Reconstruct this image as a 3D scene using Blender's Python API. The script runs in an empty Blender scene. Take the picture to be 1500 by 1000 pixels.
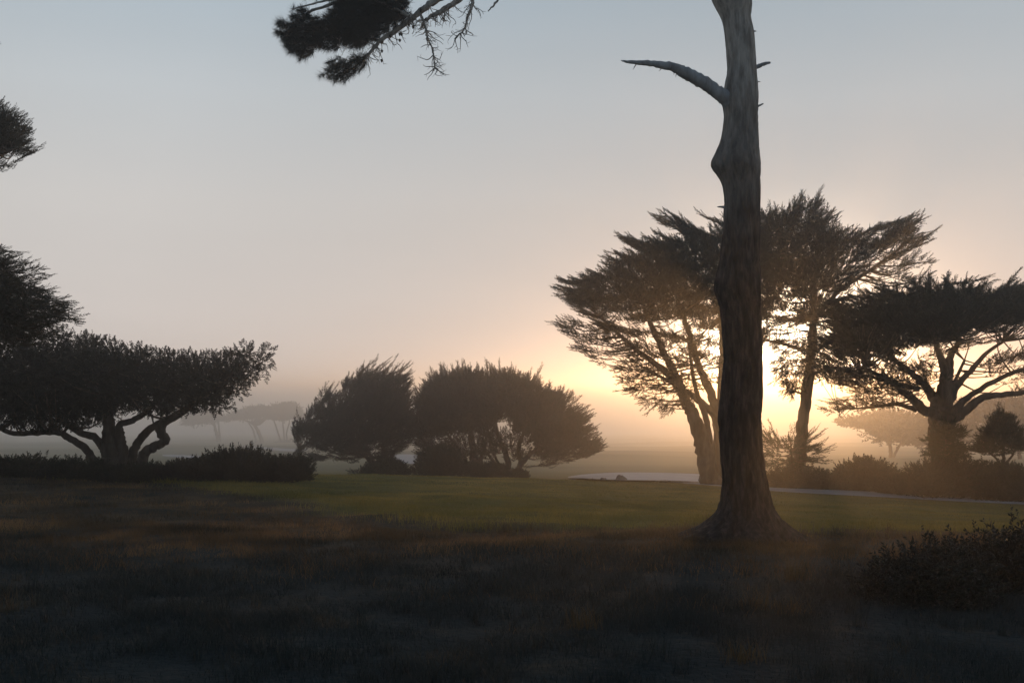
import bpy, math, random
import numpy as np
from mathutils import Vector, noise as mnoise

random.seed(7)
sc = bpy.context.scene
col = sc.collection
R = math.radians

# ------------------------------------------------------------------ camera
CAMZ = 1.65
F = 1458.33           # 35 mm on a 36 mm frame, in pixels of a 1500 px wide picture
HOR = 573.0           # row of the horizon
cam_d = bpy.data.cameras.new("camera")
cam_d.lens = 35.0
cam_d.sensor_width = 36.0
cam_d.shift_y = (HOR - 500.0) / 1500.0
cam_d.clip_start = 0.05
cam_d.clip_end = 20000.0
cam = bpy.data.objects.new("camera", cam_d)
cam.location = (0, 0, CAMZ)
cam.rotation_euler = (R(90), 0, 0)
col.objects.link(cam)
sc.camera = cam

# ------------------------------------------------------------------ light
SUN_AZ = math.atan((1150 - 750) / F)      # to the right of straight ahead
SUN_EL = R(1.2)
AUREOLE = 260.0
GRAD_FRONT, GRAD_BACK, SKY_MIX = 1.03, 0.52, 0.05
world = bpy.data.worlds.new("World")
sc.world = world
world.use_nodes = True
nt = world.node_tree
nt.nodes.clear()
sky = nt.nodes.new("ShaderNodeTexSky")
sky.sky_type = 'NISHITA'
sky.sun_disc = False
sky.sun_elevation = SUN_EL
sky.sun_rotation = SUN_AZ
sky.altitude = 0
sky.air_density = 1.0
sky.dust_density = 2.0
sky.ozone_density = 2.0
hsv = nt.nodes.new("ShaderNodeHueSaturation")
hsv.inputs["Saturation"].default_value = 0.65
# hand-set gradient added over the clear sky: pale, peach low down and blue-grey above,
# dimmer and bluer overhead and opposite the sun to set the ground light
tc = nt.nodes.new("ShaderNodeTexCoord")
sep = nt.nodes.new("ShaderNodeSeparateXYZ")
nt.links.new(tc.outputs["Generated"], sep.inputs[0])
rp = nt.nodes.new("ShaderNodeValToRGB")
SKY_GRAD = [(0.0, (6.3, 5.65, 5.25)), (0.05, (5.8, 5.3, 5.0)), (0.18, (5.3, 5.15, 5.0)), (0.28, (4.55, 4.85, 5.05)), (0.38, (3.4, 4.1, 4.65)), (0.65, (1.1, 1.8, 2.7)), (1.0, (0.5, 1.1, 2.0))]
els = rp.color_ramp.elements
els[0].position = 0.0; els[0].color = (*[c / 6.5 for c in SKY_GRAD[0][1]], 1)
els[1].position = 1.0; els[1].color = (*[c / 6.5 for c in SKY_GRAD[-1][1]], 1)
for p_, c_ in SKY_GRAD[1:-1]:
    e_ = els.new(p_); e_.color = (*[c / 6.5 for c in c_], 1)
nt.links.new(sep.outputs[2], rp.inputs["Fac"])
dt = nt.nodes.new("ShaderNodeVectorMath"); dt.operation = 'DOT_PRODUCT'
dt.inputs[1].default_value = (math.sin(SUN_AZ), math.cos(SUN_AZ), 0)
nt.links.new(tc.outputs["Generated"], dt.inputs[0])
mr = nt.nodes.new("ShaderNodeMapRange")
mr.inputs["From Min"].default_value = -0.6; mr.inputs["From Max"].default_value = 0.75
mr.inputs["To Min"].default_value = 6.5 * GRAD_BACK; mr.inputs["To Max"].default_value = 6.5 * GRAD_FRONT
nt.links.new(dt.outputs["Value"], mr.inputs["Value"])
mr2 = nt.nodes.new("ShaderNodeMapRange")      # gradient dimmed by hand towards the sun, making room for the haze glow
mr2.inputs["From Min"].default_value = 0.80; mr2.inputs["From Max"].default_value = 0.99
mr2.inputs["To Min"].default_value = 1.0; mr2.inputs["To Max"].default_value = 0.86
nt.links.new(dt.outputs["Value"], mr2.inputs["Value"])
mrm = nt.nodes.new("ShaderNodeMath"); mrm.operation = 'MULTIPLY'
nt.links.new(mr.outputs[0], mrm.inputs[0]); nt.links.new(mr2.outputs[0], mrm.inputs[1])
ml = nt.nodes.new("ShaderNodeVectorMath"); ml.operation = 'SCALE'
tint = nt.nodes.new("ShaderNodeMix"); tint.data_type = 'RGBA'       # bluer opposite the sun
tint.inputs["A"].default_value = (0.74, 0.93, 1.12, 1); tint.inputs["B"].default_value = (1, 1, 1, 1)
mt = nt.nodes.new("ShaderNodeMapRange"); mt.inputs["From Min"].default_value = -0.6; mt.inputs["From Max"].default_value = 0.7
nt.links.new(dt.outputs["Value"], mt.inputs["Value"]); nt.links.new(mt.outputs[0], tint.inputs["Factor"])
tm = nt.nodes.new("ShaderNodeVectorMath"); tm.operation = 'MULTIPLY'
cm = nt.nodes.new("ShaderNodeMapping"); cm.inputs["Scale"].default_value = (1.2, 1.2, 9.0)
cn = nt.nodes.new("ShaderNodeTexNoise"); cn.inputs["Scale"].default_value = 1.6; cn.inputs["Detail"].default_value = 5
cr = nt.nodes.new("ShaderNodeMapRange"); cr.inputs["From Min"].default_value = 0.3; cr.inputs["From Max"].default_value = 0.7
cr.inputs["To Min"].default_value = 0.98; cr.inputs["To Max"].default_value = 1.02
cs = nt.nodes.new("ShaderNodeVectorMath"); cs.operation = 'SCALE'
nt.links.new(tc.outputs["Generated"], cm.inputs[0]); nt.links.new(cm.outputs[0], cn.inputs["Vector"]); nt.links.new(cn.outputs["Fac"], cr.inputs["Value"])
nt.links.new(rp.outputs["Color"], cs.inputs[0]); nt.links.new(cr.outputs[0], cs.inputs["Scale"])
nt.links.new(cs.outputs[0], tm.inputs[0]); nt.links.new(tint.outputs["Result"], tm.inputs[1])
nt.links.new(tm.outputs[0], ml.inputs[0]); nt.links.new(mrm.outputs[0], ml.inputs["Scale"])
sc1 = nt.nodes.new("ShaderNodeVectorMath"); sc1.operation = 'SCALE'; sc1.inputs["Scale"].default_value = SKY_MIX
nt.links.new(hsv.outputs[0], sc1.inputs[0])
add = nt.nodes.new("ShaderNodeVectorMath"); add.operation = 'ADD'
bg = nt.nodes.new("ShaderNodeBackground")
bg.inputs["Strength"].default_value = 0.128
wo = nt.nodes.new("ShaderNodeOutputWorld")
nt.links.new(sky.outputs[0], hsv.inputs["Color"])
nt.links.new(sc1.outputs[0], add.inputs[0]); nt.links.new(ml.outputs[0], add.inputs[1])
# aureole: glow added to the sky to whiten the area close around the sun
da = nt.nodes.new("ShaderNodeVectorMath"); da.operation = 'DOT_PRODUCT'
da.inputs[1].default_value = (math.sin(SUN_AZ) * math.cos(SUN_EL), math.cos(SUN_AZ) * math.cos(SUN_EL), math.sin(SUN_EL))
nt.links.new(tc.outputs["Generated"], da.inputs[0])
last = add.outputs[0]
for sig, amp in ((2.7, AUREOLE), (4.8, AUREOLE * 0.10)):
    k_ = 1.0 / (1 - math.cos(R(sig)))
    m1 = nt.nodes.new("ShaderNodeMath"); m1.operation = 'MULTIPLY_ADD'; m1.inputs[1].default_value = k_; m1.inputs[2].default_value = -k_
    m2 = nt.nodes.new("ShaderNodeMath"); m2.operation = 'EXPONENT'
    m3 = nt.nodes.new("ShaderNodeVectorMath"); m3.operation = 'SCALE'; m3.inputs[0].default_value = (amp, amp * 0.84, amp * 0.62)
    m4 = nt.nodes.new("ShaderNodeVectorMath"); m4.operation = 'ADD'
    nt.links.new(da.outputs["Value"], m1.inputs[0]); nt.links.new(m1.outputs[0], m2.inputs[0])
    nt.links.new(m2.outputs[0], m3.inputs["Scale"])
    nt.links.new(last, m4.inputs[0]); nt.links.new(m3.outputs[0], m4.inputs[1]); last = m4.outputs[0]
nt.links.new(last, bg.inputs["Color"])
nt.links.new(bg.outputs[0], wo.inputs["Surface"])

sun_d = bpy.data.lights.new("sun", 'SUN')
sun_d.energy = 2.0
sun_d.angle = R(0.55)
sun_d.color = (1.0, 0.52, 0.20)
sun = bpy.data.objects.new("sun", sun_d)
sdir = Vector((math.sin(SUN_AZ) * math.cos(SUN_EL), math.cos(SUN_AZ) * math.cos(SUN_EL), math.sin(SUN_EL)))
sun.rotation_euler = sdir.to_track_quat('Z', 'Y').to_euler()
sun.location = (20, 60, 30)
col.objects.link(sun)

vs = sc.view_settings
vs.view_transform = 'Standard'
vs.look = 'None'
vs.gamma = 1.0
vs.use_curve_mapping = False
vs.exposure = -0.2
HAZE_DENSITY = 0.0028
HAZE_G = 0.85
HAZE_COLOR = (1.0, 0.98, 0.96)

cy = sc.cycles
cy.max_bounces = 5
cy.diffuse_bounces = 2
cy.glossy_bounces = 2
cy.transmission_bounces = 3
cy.transparent_max_bounces = 6
cy.volume_bounces = 2
cy.filter_width = 1.5
cy.use_denoising = True
cy.denoising_prefilter = 'ACCURATE'
cy.denoising_input_passes = 'RGB_ALBEDO_NORMAL'
cy.use_adaptive_sampling = False
cy.sample_clamp_direct = 6.0
cy.sample_clamp_indirect = 1.5
cy.caustics_reflective = False
cy.caustics_refractive = False

# ------------------------------------------------------------------ helpers
def at(px, py, Y):
    return np.array([(px - 750.0) / F * Y, Y, (HOR - py) / F * Y + CAMZ])

def tag(o, label=None, cat=None, group=None, kind=None):
    if label: o["label"] = label
    if cat: o["category"] = cat
    if group: o["group"] = group
    if kind: o["kind"] = kind
    return o

def empty(name, loc, label, cat, group=None):
    o = bpy.data.objects.new(name, None)
    o.empty_display_size = 0.3
    o.location = loc
    col.objects.link(o)
    return tag(o, label, cat, group)

def link_mesh(name, V, faces, mat, parent=None, smooth=False):
    """V (n,3) in world space; faces = (k,3) or (k,4) int array."""
    V = np.asarray(V, dtype=np.float32)
    faces = np.asarray(faces, dtype=np.int32)
    if parent is not None:
        V = V - np.array(parent_world(parent), dtype=np.float32)
    me = bpy.data.meshes.new(name)
    k, n = faces.shape
    me.vertices.add(len(V)); me.vertices.foreach_set("co", V.ravel())
    me.loops.add(k * n); me.loops.foreach_set("vertex_index", faces.ravel())
    me.polygons.add(k)
    me.polygons.foreach_set("loop_start", np.arange(0, k * n, n, dtype=np.int32))
    if smooth:
        me.polygons.foreach_set("use_smooth", np.ones(k, dtype=bool))
    me.update(calc_edges=True)
    me.materials.append(mat)
    o = bpy.data.objects.new(name, me)
    col.objects.link(o)
    if parent is not None:
        o.parent = parent
    return o

def parent_world(p):
    loc = Vector(p.location)
    while p.parent is not None:
        p = p.parent
        loc = loc + Vector(p.location)
    return loc

class Wood:
    """Collects tubes into one mesh of quads."""
    def __init__(s):
        s.V = []; s.Fc = []; s.n = 0
    def tube(s, P, Rd, seg=8, wob=0.0, seed=0):
        P = np.asarray(P, float); Rd = np.asarray(Rd, float)
        T = np.gradient(P, axis=0)
        T /= (np.linalg.norm(T, axis=1)[:, None] + 1e-9)
        ref = np.array([0.31, 0.92, 0.22])
        rng = np.random.default_rng(seed)
        ang = np.linspace(0, 2 * np.pi, seg, endpoint=False)
        start = s.n
        for i in range(len(P)):
            a = np.cross(T[i], ref); a /= np.linalg.norm(a) + 1e-9
            b = np.cross(T[i], a)
            rr = Rd[i] * (1 + wob * rng.normal(size=seg))
            s.V.append(P[i] + (np.cos(ang) * rr)[:, None] * a + (np.sin(ang) * rr)[:, None] * b)
            s.n += seg
        for i in range(len(P) - 1):
            b0 = start + i * seg
            j = np.arange(seg); j2 = (j + 1) % seg
            s.Fc.append(np.stack([b0 + j, b0 + j2, b0 + seg + j2, b0 + seg + j], 1))
        # closing tip
        s.V.append((P[-1] + T[-1] * Rd[-1] * 0.8)[None]); tip = s.n; s.n += 1
        b0 = start + (len(P) - 1) * seg
        j = np.arange(seg); j2 = (j + 1) % seg
        s.Fc.append(np.stack([b0 + j, b0 + j2, np.full(seg, tip), np.full(seg, tip)], 1))
    def build(s, name, mat, parent):
        V = np.concatenate(s.V); Q = np.concatenate(s.Fc)
        me_faces = [tuple(q[:3]) if q[2] == q[3] else tuple(q) for q in Q.tolist()]
        V = V - np.array(parent_world(parent))
        me = bpy.data.meshes.new(name)
        me.from_pydata(V.tolist(), [], me_faces)
        me.polygons.foreach_set("use_smooth", np.ones(len(me.polygons), dtype=bool))
        me.update()
        me.materials.append(mat)
        o = bpy.data.objects.new(name, me); col.objects.link(o); o.parent = parent
        return o

def catmull(P, n):
    """P (k,m) resampled to n points through the control points."""
    P = np.asarray(P, float)
    Q = np.vstack([2 * P[0] - P[1], P, 2 * P[-1] - P[-2]])
    out = []
    for t in np.linspace(0, len(P) - 1 - 1e-6, n):
        i = int(t); u = t - i
        p0, p1, p2, p3 = Q[i], Q[i + 1], Q[i + 2], Q[i + 3]
        out.append(0.5 * ((2 * p1) + (-p0 + p2) * u + (2 * p0 - 5 * p1 + 4 * p2 - p3) * u * u + (-p0 + 3 * p1 - 3 * p2 + p3) * u ** 3))
    return np.array(out)

def in_poly(x, y, poly):
    poly = np.asarray(poly, float)
    inside = np.zeros(x.shape, bool)
    j = len(poly) - 1
    for i in range(len(poly)):
        xi, yi = poly[i]; xj, yj = poly[j]
        c = ((yi > y) != (yj > y)) & (x < (xj - xi) * (y - yi) / (yj - yi + 1e-12) + xi)
        inside ^= c
        j = i
    return inside

def edge_dist(x, y, poly):
    poly = np.asarray(poly, float)
    d = np.full(x.shape, 1e9)
    for i in range(len(poly)):
        a = poly[i]; b = poly[(i + 1) % len(poly)]
        ab = b - a; L = (ab ** 2).sum() + 1e-12
        t = np.clip(((x - a[0]) * ab[0] + (y - a[1]) * ab[1]) / L, 0, 1)
        d = np.minimum(d, np.hypot(x - a[0] - t * ab[0], y - a[1] - t * ab[1]))
    return d

# ------------------------------------------------------------------ materials
def mat_new(name):
    m = bpy.data.materials.new(name); m.use_nodes = True
    n = m.node_tree.nodes; l = m.node_tree.links
    n.clear()
    out = n.new("ShaderNodeOutputMaterial")
    return m, n, l, out

def ramp_noise(n, l, scale, stops, detail=4, coord="Object", stretch=None, rough=0.6):
    tc = n.new("ShaderNodeTexCoord")
    src = tc.outputs[coord]
    if stretch:
        mp = n.new("ShaderNodeMapping"); mp.inputs["Scale"].default_value = stretch
        l.new(src, mp.inputs["Vector"]); src = mp.outputs[0]
    nz = n.new("ShaderNodeTexNoise"); nz.inputs["Scale"].default_value = scale
    nz.inputs["Detail"].default_value = detail; nz.inputs["Roughness"].default_value = rough
    l.new(src, nz.inputs["Vector"])
    rp = n.new("ShaderNodeValToRGB")
    els = rp.color_ramp.elements
    els[0].position, els[0].color = stops[0][0], (*stops[0][1], 1)
    els[1].position, els[1].color = stops[-1][0], (*stops[-1][1], 1)
    for p, c in stops[1:-1]:
        e = els.new(p); e.color = (*c, 1)
    l.new(nz.outputs["Fac"], rp.inputs["Fac"])
    return rp.outputs["Color"], nz.outputs["Fac"]

def foliage_mat(name, c0, c1, scale=1.2, trans=0.25, rough=0.75, tcol=None):
    m, n, l, out = mat_new(name)
    c, f = ramp_noise(n, l, scale, [(0.35, c0), (0.68, c1)])
    p = n.new("ShaderNodeBsdfPrincipled")
    p.inputs["Roughness"].default_value = rough
    p.inputs["Specular IOR Level"].default_value = 0.25
    l.new(c, p.inputs["Base Color"])
    t = n.new("ShaderNodeBsdfTranslucent")
    if tcol: t.inputs["Color"].default_value = (*tcol, 1)
    else: l.new(c, t.inputs["Color"])
    mx = n.new("ShaderNodeMixShader"); mx.inputs[0].default_value = trans
    l.new(p.outputs[0], mx.inputs[1]); l.new(t.outputs[0], mx.inputs[2])
    l.new(mx.outputs[0], out.inputs["Surface"])
    return m

def bark_mat(name, c0, c1, c2, scale=6, bump=0.6):
    m, n, l, out = mat_new(name)
    c, f = ramp_noise(n, l, scale, [(0.3, c0), (0.5, c1), (0.72, c2)], detail=8, stretch=(1, 1, 0.22))
    p = n.new("ShaderNodeBsdfPrincipled")
    p.inputs["Roughness"].default_value = 0.9
    p.inputs["Specular IOR Level"].default_value = 0.15
    l.new(c, p.inputs["Base Color"])
    b = n.new("ShaderNodeBump"); b.inputs["Strength"].default_value = bump; b.inputs["Distance"].default_value = 0.05
    l.new(f, b.inputs["Height"]); l.new(b.outputs[0], p.inputs["Normal"])
    l.new(p.outputs[0], out.inputs["Surface"])
    return m

M = {}
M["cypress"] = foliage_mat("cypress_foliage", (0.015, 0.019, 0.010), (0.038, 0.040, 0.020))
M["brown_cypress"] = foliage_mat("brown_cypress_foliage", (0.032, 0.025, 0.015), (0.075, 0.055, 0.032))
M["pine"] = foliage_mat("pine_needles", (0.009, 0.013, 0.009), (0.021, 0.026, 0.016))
M["young"] = foliage_mat("young_conifer_foliage", (0.022, 0.030, 0.016), (0.05, 0.06, 0.03))
M["shrub"] = foliage_mat("shrub_foliage", (0.025, 0.028, 0.015), (0.07, 0.062, 0.032), trans=0.2)
M["heath"] = foliage_mat("heath_foliage", (0.03, 0.026, 0.016), (0.085, 0.06, 0.035), trans=0.2)
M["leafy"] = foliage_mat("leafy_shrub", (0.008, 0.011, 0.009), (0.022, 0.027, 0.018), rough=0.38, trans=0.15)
M["bark"] = bark_mat("cypress_bark", (0.05, 0.038, 0.028), (0.10, 0.075, 0.055), (0.17, 0.13, 0.10))
M["rock"] = bark_mat("rock", (0.09, 0.08, 0.07), (0.15, 0.13, 0.11), (0.24, 0.21, 0.18), scale=3)

def sand_mat():
    m, n, l, out = mat_new("sand")
    c, f = ramp_noise(n, l, 0.6, [(0.3, (0.32, 0.30, 0.28)), (0.7, (0.46, 0.44, 0.41))], detail=6)
    p = n.new("ShaderNodeBsdfPrincipled"); p.inputs["Roughness"].default_value = 0.95
    l.new(c, p.inputs["Base Color"]); l.new(p.outputs[0], out.inputs["Surface"])
    return m
M["sand"] = sand_mat()

def path_mat():
    m, n, l, out = mat_new("gravel_path")
    c, f = ramp_noise(n, l, 3.0, [(0.3, (0.24, 0.215, 0.20)), (0.7, (0.38, 0.345, 0.32))], detail=8)
    p = n.new("ShaderNodeBsdfPrincipled"); p.inputs["Roughness"].default_value = 0.85
    l.new(c, p.inputs["Base Color"]); l.new(p.outputs[0], out.inputs["Surface"])
    return m
M["path"] = path_mat()

def sea_mat():
    m, n, l, out = mat_new("sea_water")
    tc = n.new("ShaderNodeTexCoord")
    mp = n.new("ShaderNodeMapping"); mp.inputs["Scale"].default_value = (0.02, 0.09, 1)
    nz = n.new("ShaderNodeTexNoise"); nz.inputs["Scale"].default_value = 2.0; nz.inputs["Detail"].default_value = 6
    l.new(tc.outputs["Object"], mp.inputs[0]); l.new(mp.outputs[0], nz.inputs["Vector"])
    p = n.new("ShaderNodeBsdfPrincipled")
    p.inputs["Base Color"].default_value = (0.12, 0.15, 0.17, 1)
    p.inputs["Roughness"].default_value = 0.5
    b = n.new("ShaderNodeBump"); b.inputs["Strength"].default_value = 0.6; b.inputs["Distance"].default_value = 1.5
    l.new(nz.outputs["Fac"], b.inputs["Height"]); l.new(b.outputs[0], p.inputs["Normal"])
    l.new(p.outputs[0], out.inputs["Surface"])
    return m
M["sea"] = sea_mat()

# ------------------------------------------------------------------ terrain
SEA_Z = -37.5
KD = np.array([-60, 0, 6, 14, 20, 27, 33, 40, 48, 60, 90, 160, 250, 350, 450, 900, 960], float)
KZ = np.array([0.3, 0.0, 0.0, -0.40, -0.72, -1.0, -1.22, -1.95, -2.72, -3.25, -4.95, -8.3, -12.4, -16.8, -21.2, -37.6, -39.3])
_td = np.linspace(-60, 960, 10201)
_tz = np.interp(_td, KD, KZ)
_k = np.exp(-0.5 * (np.arange(-25, 26) / 10.0) ** 2); _k /= _k.sum()
_tz = np.convolve(np.pad(_tz, 25, mode='edge'), _k, mode='valid')

def vnoise(x, y):
    return (np.sin(1.7 * x + 0.6 * np.sin(0.9 * y)) * np.cos(1.3 * y + 0.7 * np.sin(1.1 * x))
            + 0.5 * np.sin(3.9 * x + 1.3 * y + 1.0) * np.cos(3.1 * y - 1.7 * x))

def ground(x, d):
    x = np.asarray(x, float); d = np.asarray(d, float)
    z = np.interp(d, _td, _tz)
    w = np.clip((d - 10) / 14, 0, 1) * np.clip((70 - d) / 30, 0, 1)
    z = z + w * (-0.035 * np.clip(x, 0, 30) + 0.02 * np.clip(-x, 0, 25))
    near = np.clip((40 - d) / 20, 0, 1)
    lw = np.clip((d - 15) / 3, 0, 1) * np.clip((38 - d) / 5, 0, 1)
    z = z + lw * (0.034 * vnoise(x * 0.42 + 0.3 * d, d * 1.15) + 0.014 * vnoise(x * 1.7, d * 2.3 + 0.4 * x))
    z = z + near * 0.02 * vnoise(x * 0.7, d * 0.7) + near * 0.05 * vnoise(x * 0.16, d * 0.2 + 2)
    far = np.clip((d - 50) / 60, 0, 1) * np.clip((800 - d) / 150, 0, 1)
    z = z + far * 0.35 * vnoise(x * 0.028 + 1.1, d * 0.03)
    return z

def hit(px, py):
    """Point of the ground seen at a picture position of the reference view."""
    dx = (px - 750) / F; dz = (HOR - py) / F
    d = np.geomspace(3, 955, 7000)
    g = ground(dx * d, d); ray = CAMZ + dz * d
    below = np.nonzero(ray < g)[0]
    i = below[0] if len(below) else len(d) - 1
    return np.array([dx * d[i], d[i], g[i]])

def row_of(x, d, z):
    return HOR - (z - CAMZ) / d * F

# lawn edge: beyond this distance the grass is mown
def lawn_edge(x):
    x = np.asarray(x, float)
    return 16.6 + 1.25 * np.clip(-(x + 0.8), 0, 9) - 0.08 * np.clip(x, 0, 20) + 0.5 * np.sin(x * 0.9) + 0.3 * np.sin(2.3 * x + 1)

ds = np.concatenate([np.linspace(-60, -1, 14), np.linspace(0, 40, 260)[0:], np.geomspace(40.4, 960, 190)])
us = np.linspace(-1, 1, 321)
us = np.sign(us) * np.abs(us) ** 1.3
GX = []; GY = []
for d in ds:
    hw = 40 + 1.3 * max(d, 0)
    GX.append(us * hw); GY.append(np.full(len(us), d))
GX = np.array(GX); GY = np.array(GY); GZ = ground(GX, GY)
nr, nc = GX.shape
V = np.stack([GX.ravel(), GY.ravel(), GZ.ravel()], 1)
ii, jj = np.meshgrid(np.arange(nr - 1), np.arange(nc - 1), indexing='ij')
a = (ii * nc + jj).ravel()
Q = np.stack([a, a + 1, a + nc + 1, a + nc], 1)

def ground_mat():
    m, n, l, out = mat_new("turf")
    tc = n.new("ShaderNodeTexCoord")
    sep = n.new("ShaderNodeSeparateXYZ"); l.new(tc.outputs["Object"], sep.inputs[0])
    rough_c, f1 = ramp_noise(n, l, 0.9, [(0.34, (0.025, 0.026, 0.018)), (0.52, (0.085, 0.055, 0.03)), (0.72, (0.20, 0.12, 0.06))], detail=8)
    near_c, f0 = ramp_noise(n, l, 1.3, [(0.3, (0.022, 0.030, 0.029)), (0.55, (0.042, 0.044, 0.038)), (0.8, (0.12, 0.08, 0.045))], detail=8)  # near turf darker and bluer: foreground shade put into the colour
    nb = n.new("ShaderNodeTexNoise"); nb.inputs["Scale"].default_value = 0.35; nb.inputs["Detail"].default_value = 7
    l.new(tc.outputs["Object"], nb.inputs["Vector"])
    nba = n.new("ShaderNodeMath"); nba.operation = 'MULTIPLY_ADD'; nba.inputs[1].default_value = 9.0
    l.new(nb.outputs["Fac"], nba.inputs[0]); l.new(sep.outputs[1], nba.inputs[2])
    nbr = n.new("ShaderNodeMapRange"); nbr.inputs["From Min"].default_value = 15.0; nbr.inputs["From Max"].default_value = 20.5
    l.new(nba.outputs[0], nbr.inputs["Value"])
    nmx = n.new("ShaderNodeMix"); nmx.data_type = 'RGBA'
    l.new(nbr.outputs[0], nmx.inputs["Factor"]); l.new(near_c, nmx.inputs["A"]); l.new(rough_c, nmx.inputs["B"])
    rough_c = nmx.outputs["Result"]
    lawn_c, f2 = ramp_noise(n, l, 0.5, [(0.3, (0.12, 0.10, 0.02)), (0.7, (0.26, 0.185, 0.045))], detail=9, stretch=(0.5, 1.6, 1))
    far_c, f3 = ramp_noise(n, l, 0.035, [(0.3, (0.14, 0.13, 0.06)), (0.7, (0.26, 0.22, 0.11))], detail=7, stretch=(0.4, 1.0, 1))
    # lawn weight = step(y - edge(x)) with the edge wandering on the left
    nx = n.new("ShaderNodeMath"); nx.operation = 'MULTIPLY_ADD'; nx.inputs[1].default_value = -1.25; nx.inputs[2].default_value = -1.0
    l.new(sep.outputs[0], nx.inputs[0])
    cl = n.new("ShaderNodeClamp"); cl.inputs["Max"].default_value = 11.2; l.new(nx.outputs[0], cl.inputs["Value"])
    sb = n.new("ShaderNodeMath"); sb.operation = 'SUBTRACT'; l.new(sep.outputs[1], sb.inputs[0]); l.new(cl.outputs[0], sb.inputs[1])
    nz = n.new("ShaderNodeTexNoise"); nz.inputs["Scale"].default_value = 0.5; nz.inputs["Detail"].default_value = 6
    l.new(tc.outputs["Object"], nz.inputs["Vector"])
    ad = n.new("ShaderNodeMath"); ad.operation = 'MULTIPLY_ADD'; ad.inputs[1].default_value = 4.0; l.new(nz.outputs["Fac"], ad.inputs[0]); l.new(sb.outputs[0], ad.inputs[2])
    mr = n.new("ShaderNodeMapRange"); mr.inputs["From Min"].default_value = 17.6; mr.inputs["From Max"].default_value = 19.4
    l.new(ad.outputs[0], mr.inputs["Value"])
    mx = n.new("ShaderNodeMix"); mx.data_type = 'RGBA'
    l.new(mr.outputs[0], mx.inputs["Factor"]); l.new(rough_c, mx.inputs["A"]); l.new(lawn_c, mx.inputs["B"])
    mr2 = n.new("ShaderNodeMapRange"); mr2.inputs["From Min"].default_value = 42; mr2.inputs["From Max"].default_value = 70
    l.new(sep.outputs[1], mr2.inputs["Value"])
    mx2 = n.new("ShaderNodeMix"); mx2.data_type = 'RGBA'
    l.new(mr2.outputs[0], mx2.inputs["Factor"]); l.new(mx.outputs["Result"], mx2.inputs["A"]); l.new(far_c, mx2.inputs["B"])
    p = n.new("ShaderNodeBsdfPrincipled"); p.inputs["Roughness"].default_value = 0.95; p.inputs["Specular IOR Level"].default_value = 0.1
    l.new(mx2.outputs["Result"], p.inputs["Base Color"])
    bn = n.new("ShaderNodeTexNoise"); bn.inputs["Scale"].default_value = 14; bn.inputs["Detail"].default_value = 6
    l.new(tc.outputs["Object"], bn.inputs["Vector"])
    b = n.new("ShaderNodeBump"); b.inputs["Strength"].default_value = 0.8; b.inputs["Distance"].default_value = 0.06
    l.new(bn.outputs["Fac"], b.inputs["Height"]); l.new(b.outputs[0], p.inputs["Normal"])
    l.new(p.outputs[0], out.inputs["Surface"])
    return m
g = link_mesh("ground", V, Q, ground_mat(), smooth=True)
tag(g, kind="structure")

V = np.array([[-4500, 860, SEA_Z], [4500, 860, SEA_Z], [4500, 6500, SEA_Z], [-4500, 6500, SEA_Z]], float)
s = link_mesh("sea", V, [[0, 1, 2, 3]], M["sea"]); tag(s, kind="structure")

def patch(name, poly, mat, lift=0.06, nu=14):
    """Flat patch following the ground: rows between an upper and a lower edge."""
    up, lo = poly
    U = catmull(up, nu); L = catmull(lo, nu)
    rows = []
    for k in np.linspace(0, 1, 7):
        P = [hit(*(L[i] * (1 - k) + U[i] * k)) for i in range(nu)]
        rows.append(P)
    V = np.array(rows).reshape(-1, 3)
    V[:, 2] = ground(V[:, 0], V[:, 1]) + lift
    a = np.array([r * nu + c for r in range(6) for c in range(nu - 1)])
    Q = np.stack([a, a + 1, a + nu + 1, a + nu], 1)
    o = link_mesh(name, V, Q, mat, smooth=True)
    return tag(o, kind="structure")

patch("sand_bunker", ([(832, 700), (860, 696), (910, 693.5), (970, 694), (1025, 696), (1062, 699)],
                      [(832, 701), (860, 704), (910, 706), (970, 707), (1025, 708), (1062, 707)]), M["sand"], 0.08)
patch("sand_bunker", ([(352, 653), (375, 654.5), (400, 656.5), (425, 658), (450, 658)],
                      [(352, 653.6), (375, 656.5), (400, 660), (425, 662), (450, 661)]), M["sand"], 0.15)
patch("sand_bunker", ([(238, 667), (255, 667), (275, 668), (300, 669)],
                      [(238, 669), (255, 671), (275, 672.5), (300, 671)]), M["sand"], 0.15)
patch("sand_bunker", ([(560, 670), (585, 667), (605, 667), (625, 671)],
                      [(560, 676), (585, 680), (605, 681), (625, 678)]), M["sand"], 0.15)
PATH_UP = [(960, 704.6), (1000, 706.2), (1060, 710.0), (1130, 715.0), (1220, 718.5), (1300, 721.5), (1400, 725.5), (1500, 728.5), (1560, 730)]
PATH_LO = [(960, 706.0), (1000, 708.6), (1060, 713.6), (1130, 720.2), (1220, 725.4), (1300, 729.6), (1400, 735.2), (1500, 740.0), (1560, 743)]
pth = patch("path", (PATH_UP, PATH_LO), M["path"], 0.03, nu=30)

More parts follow.
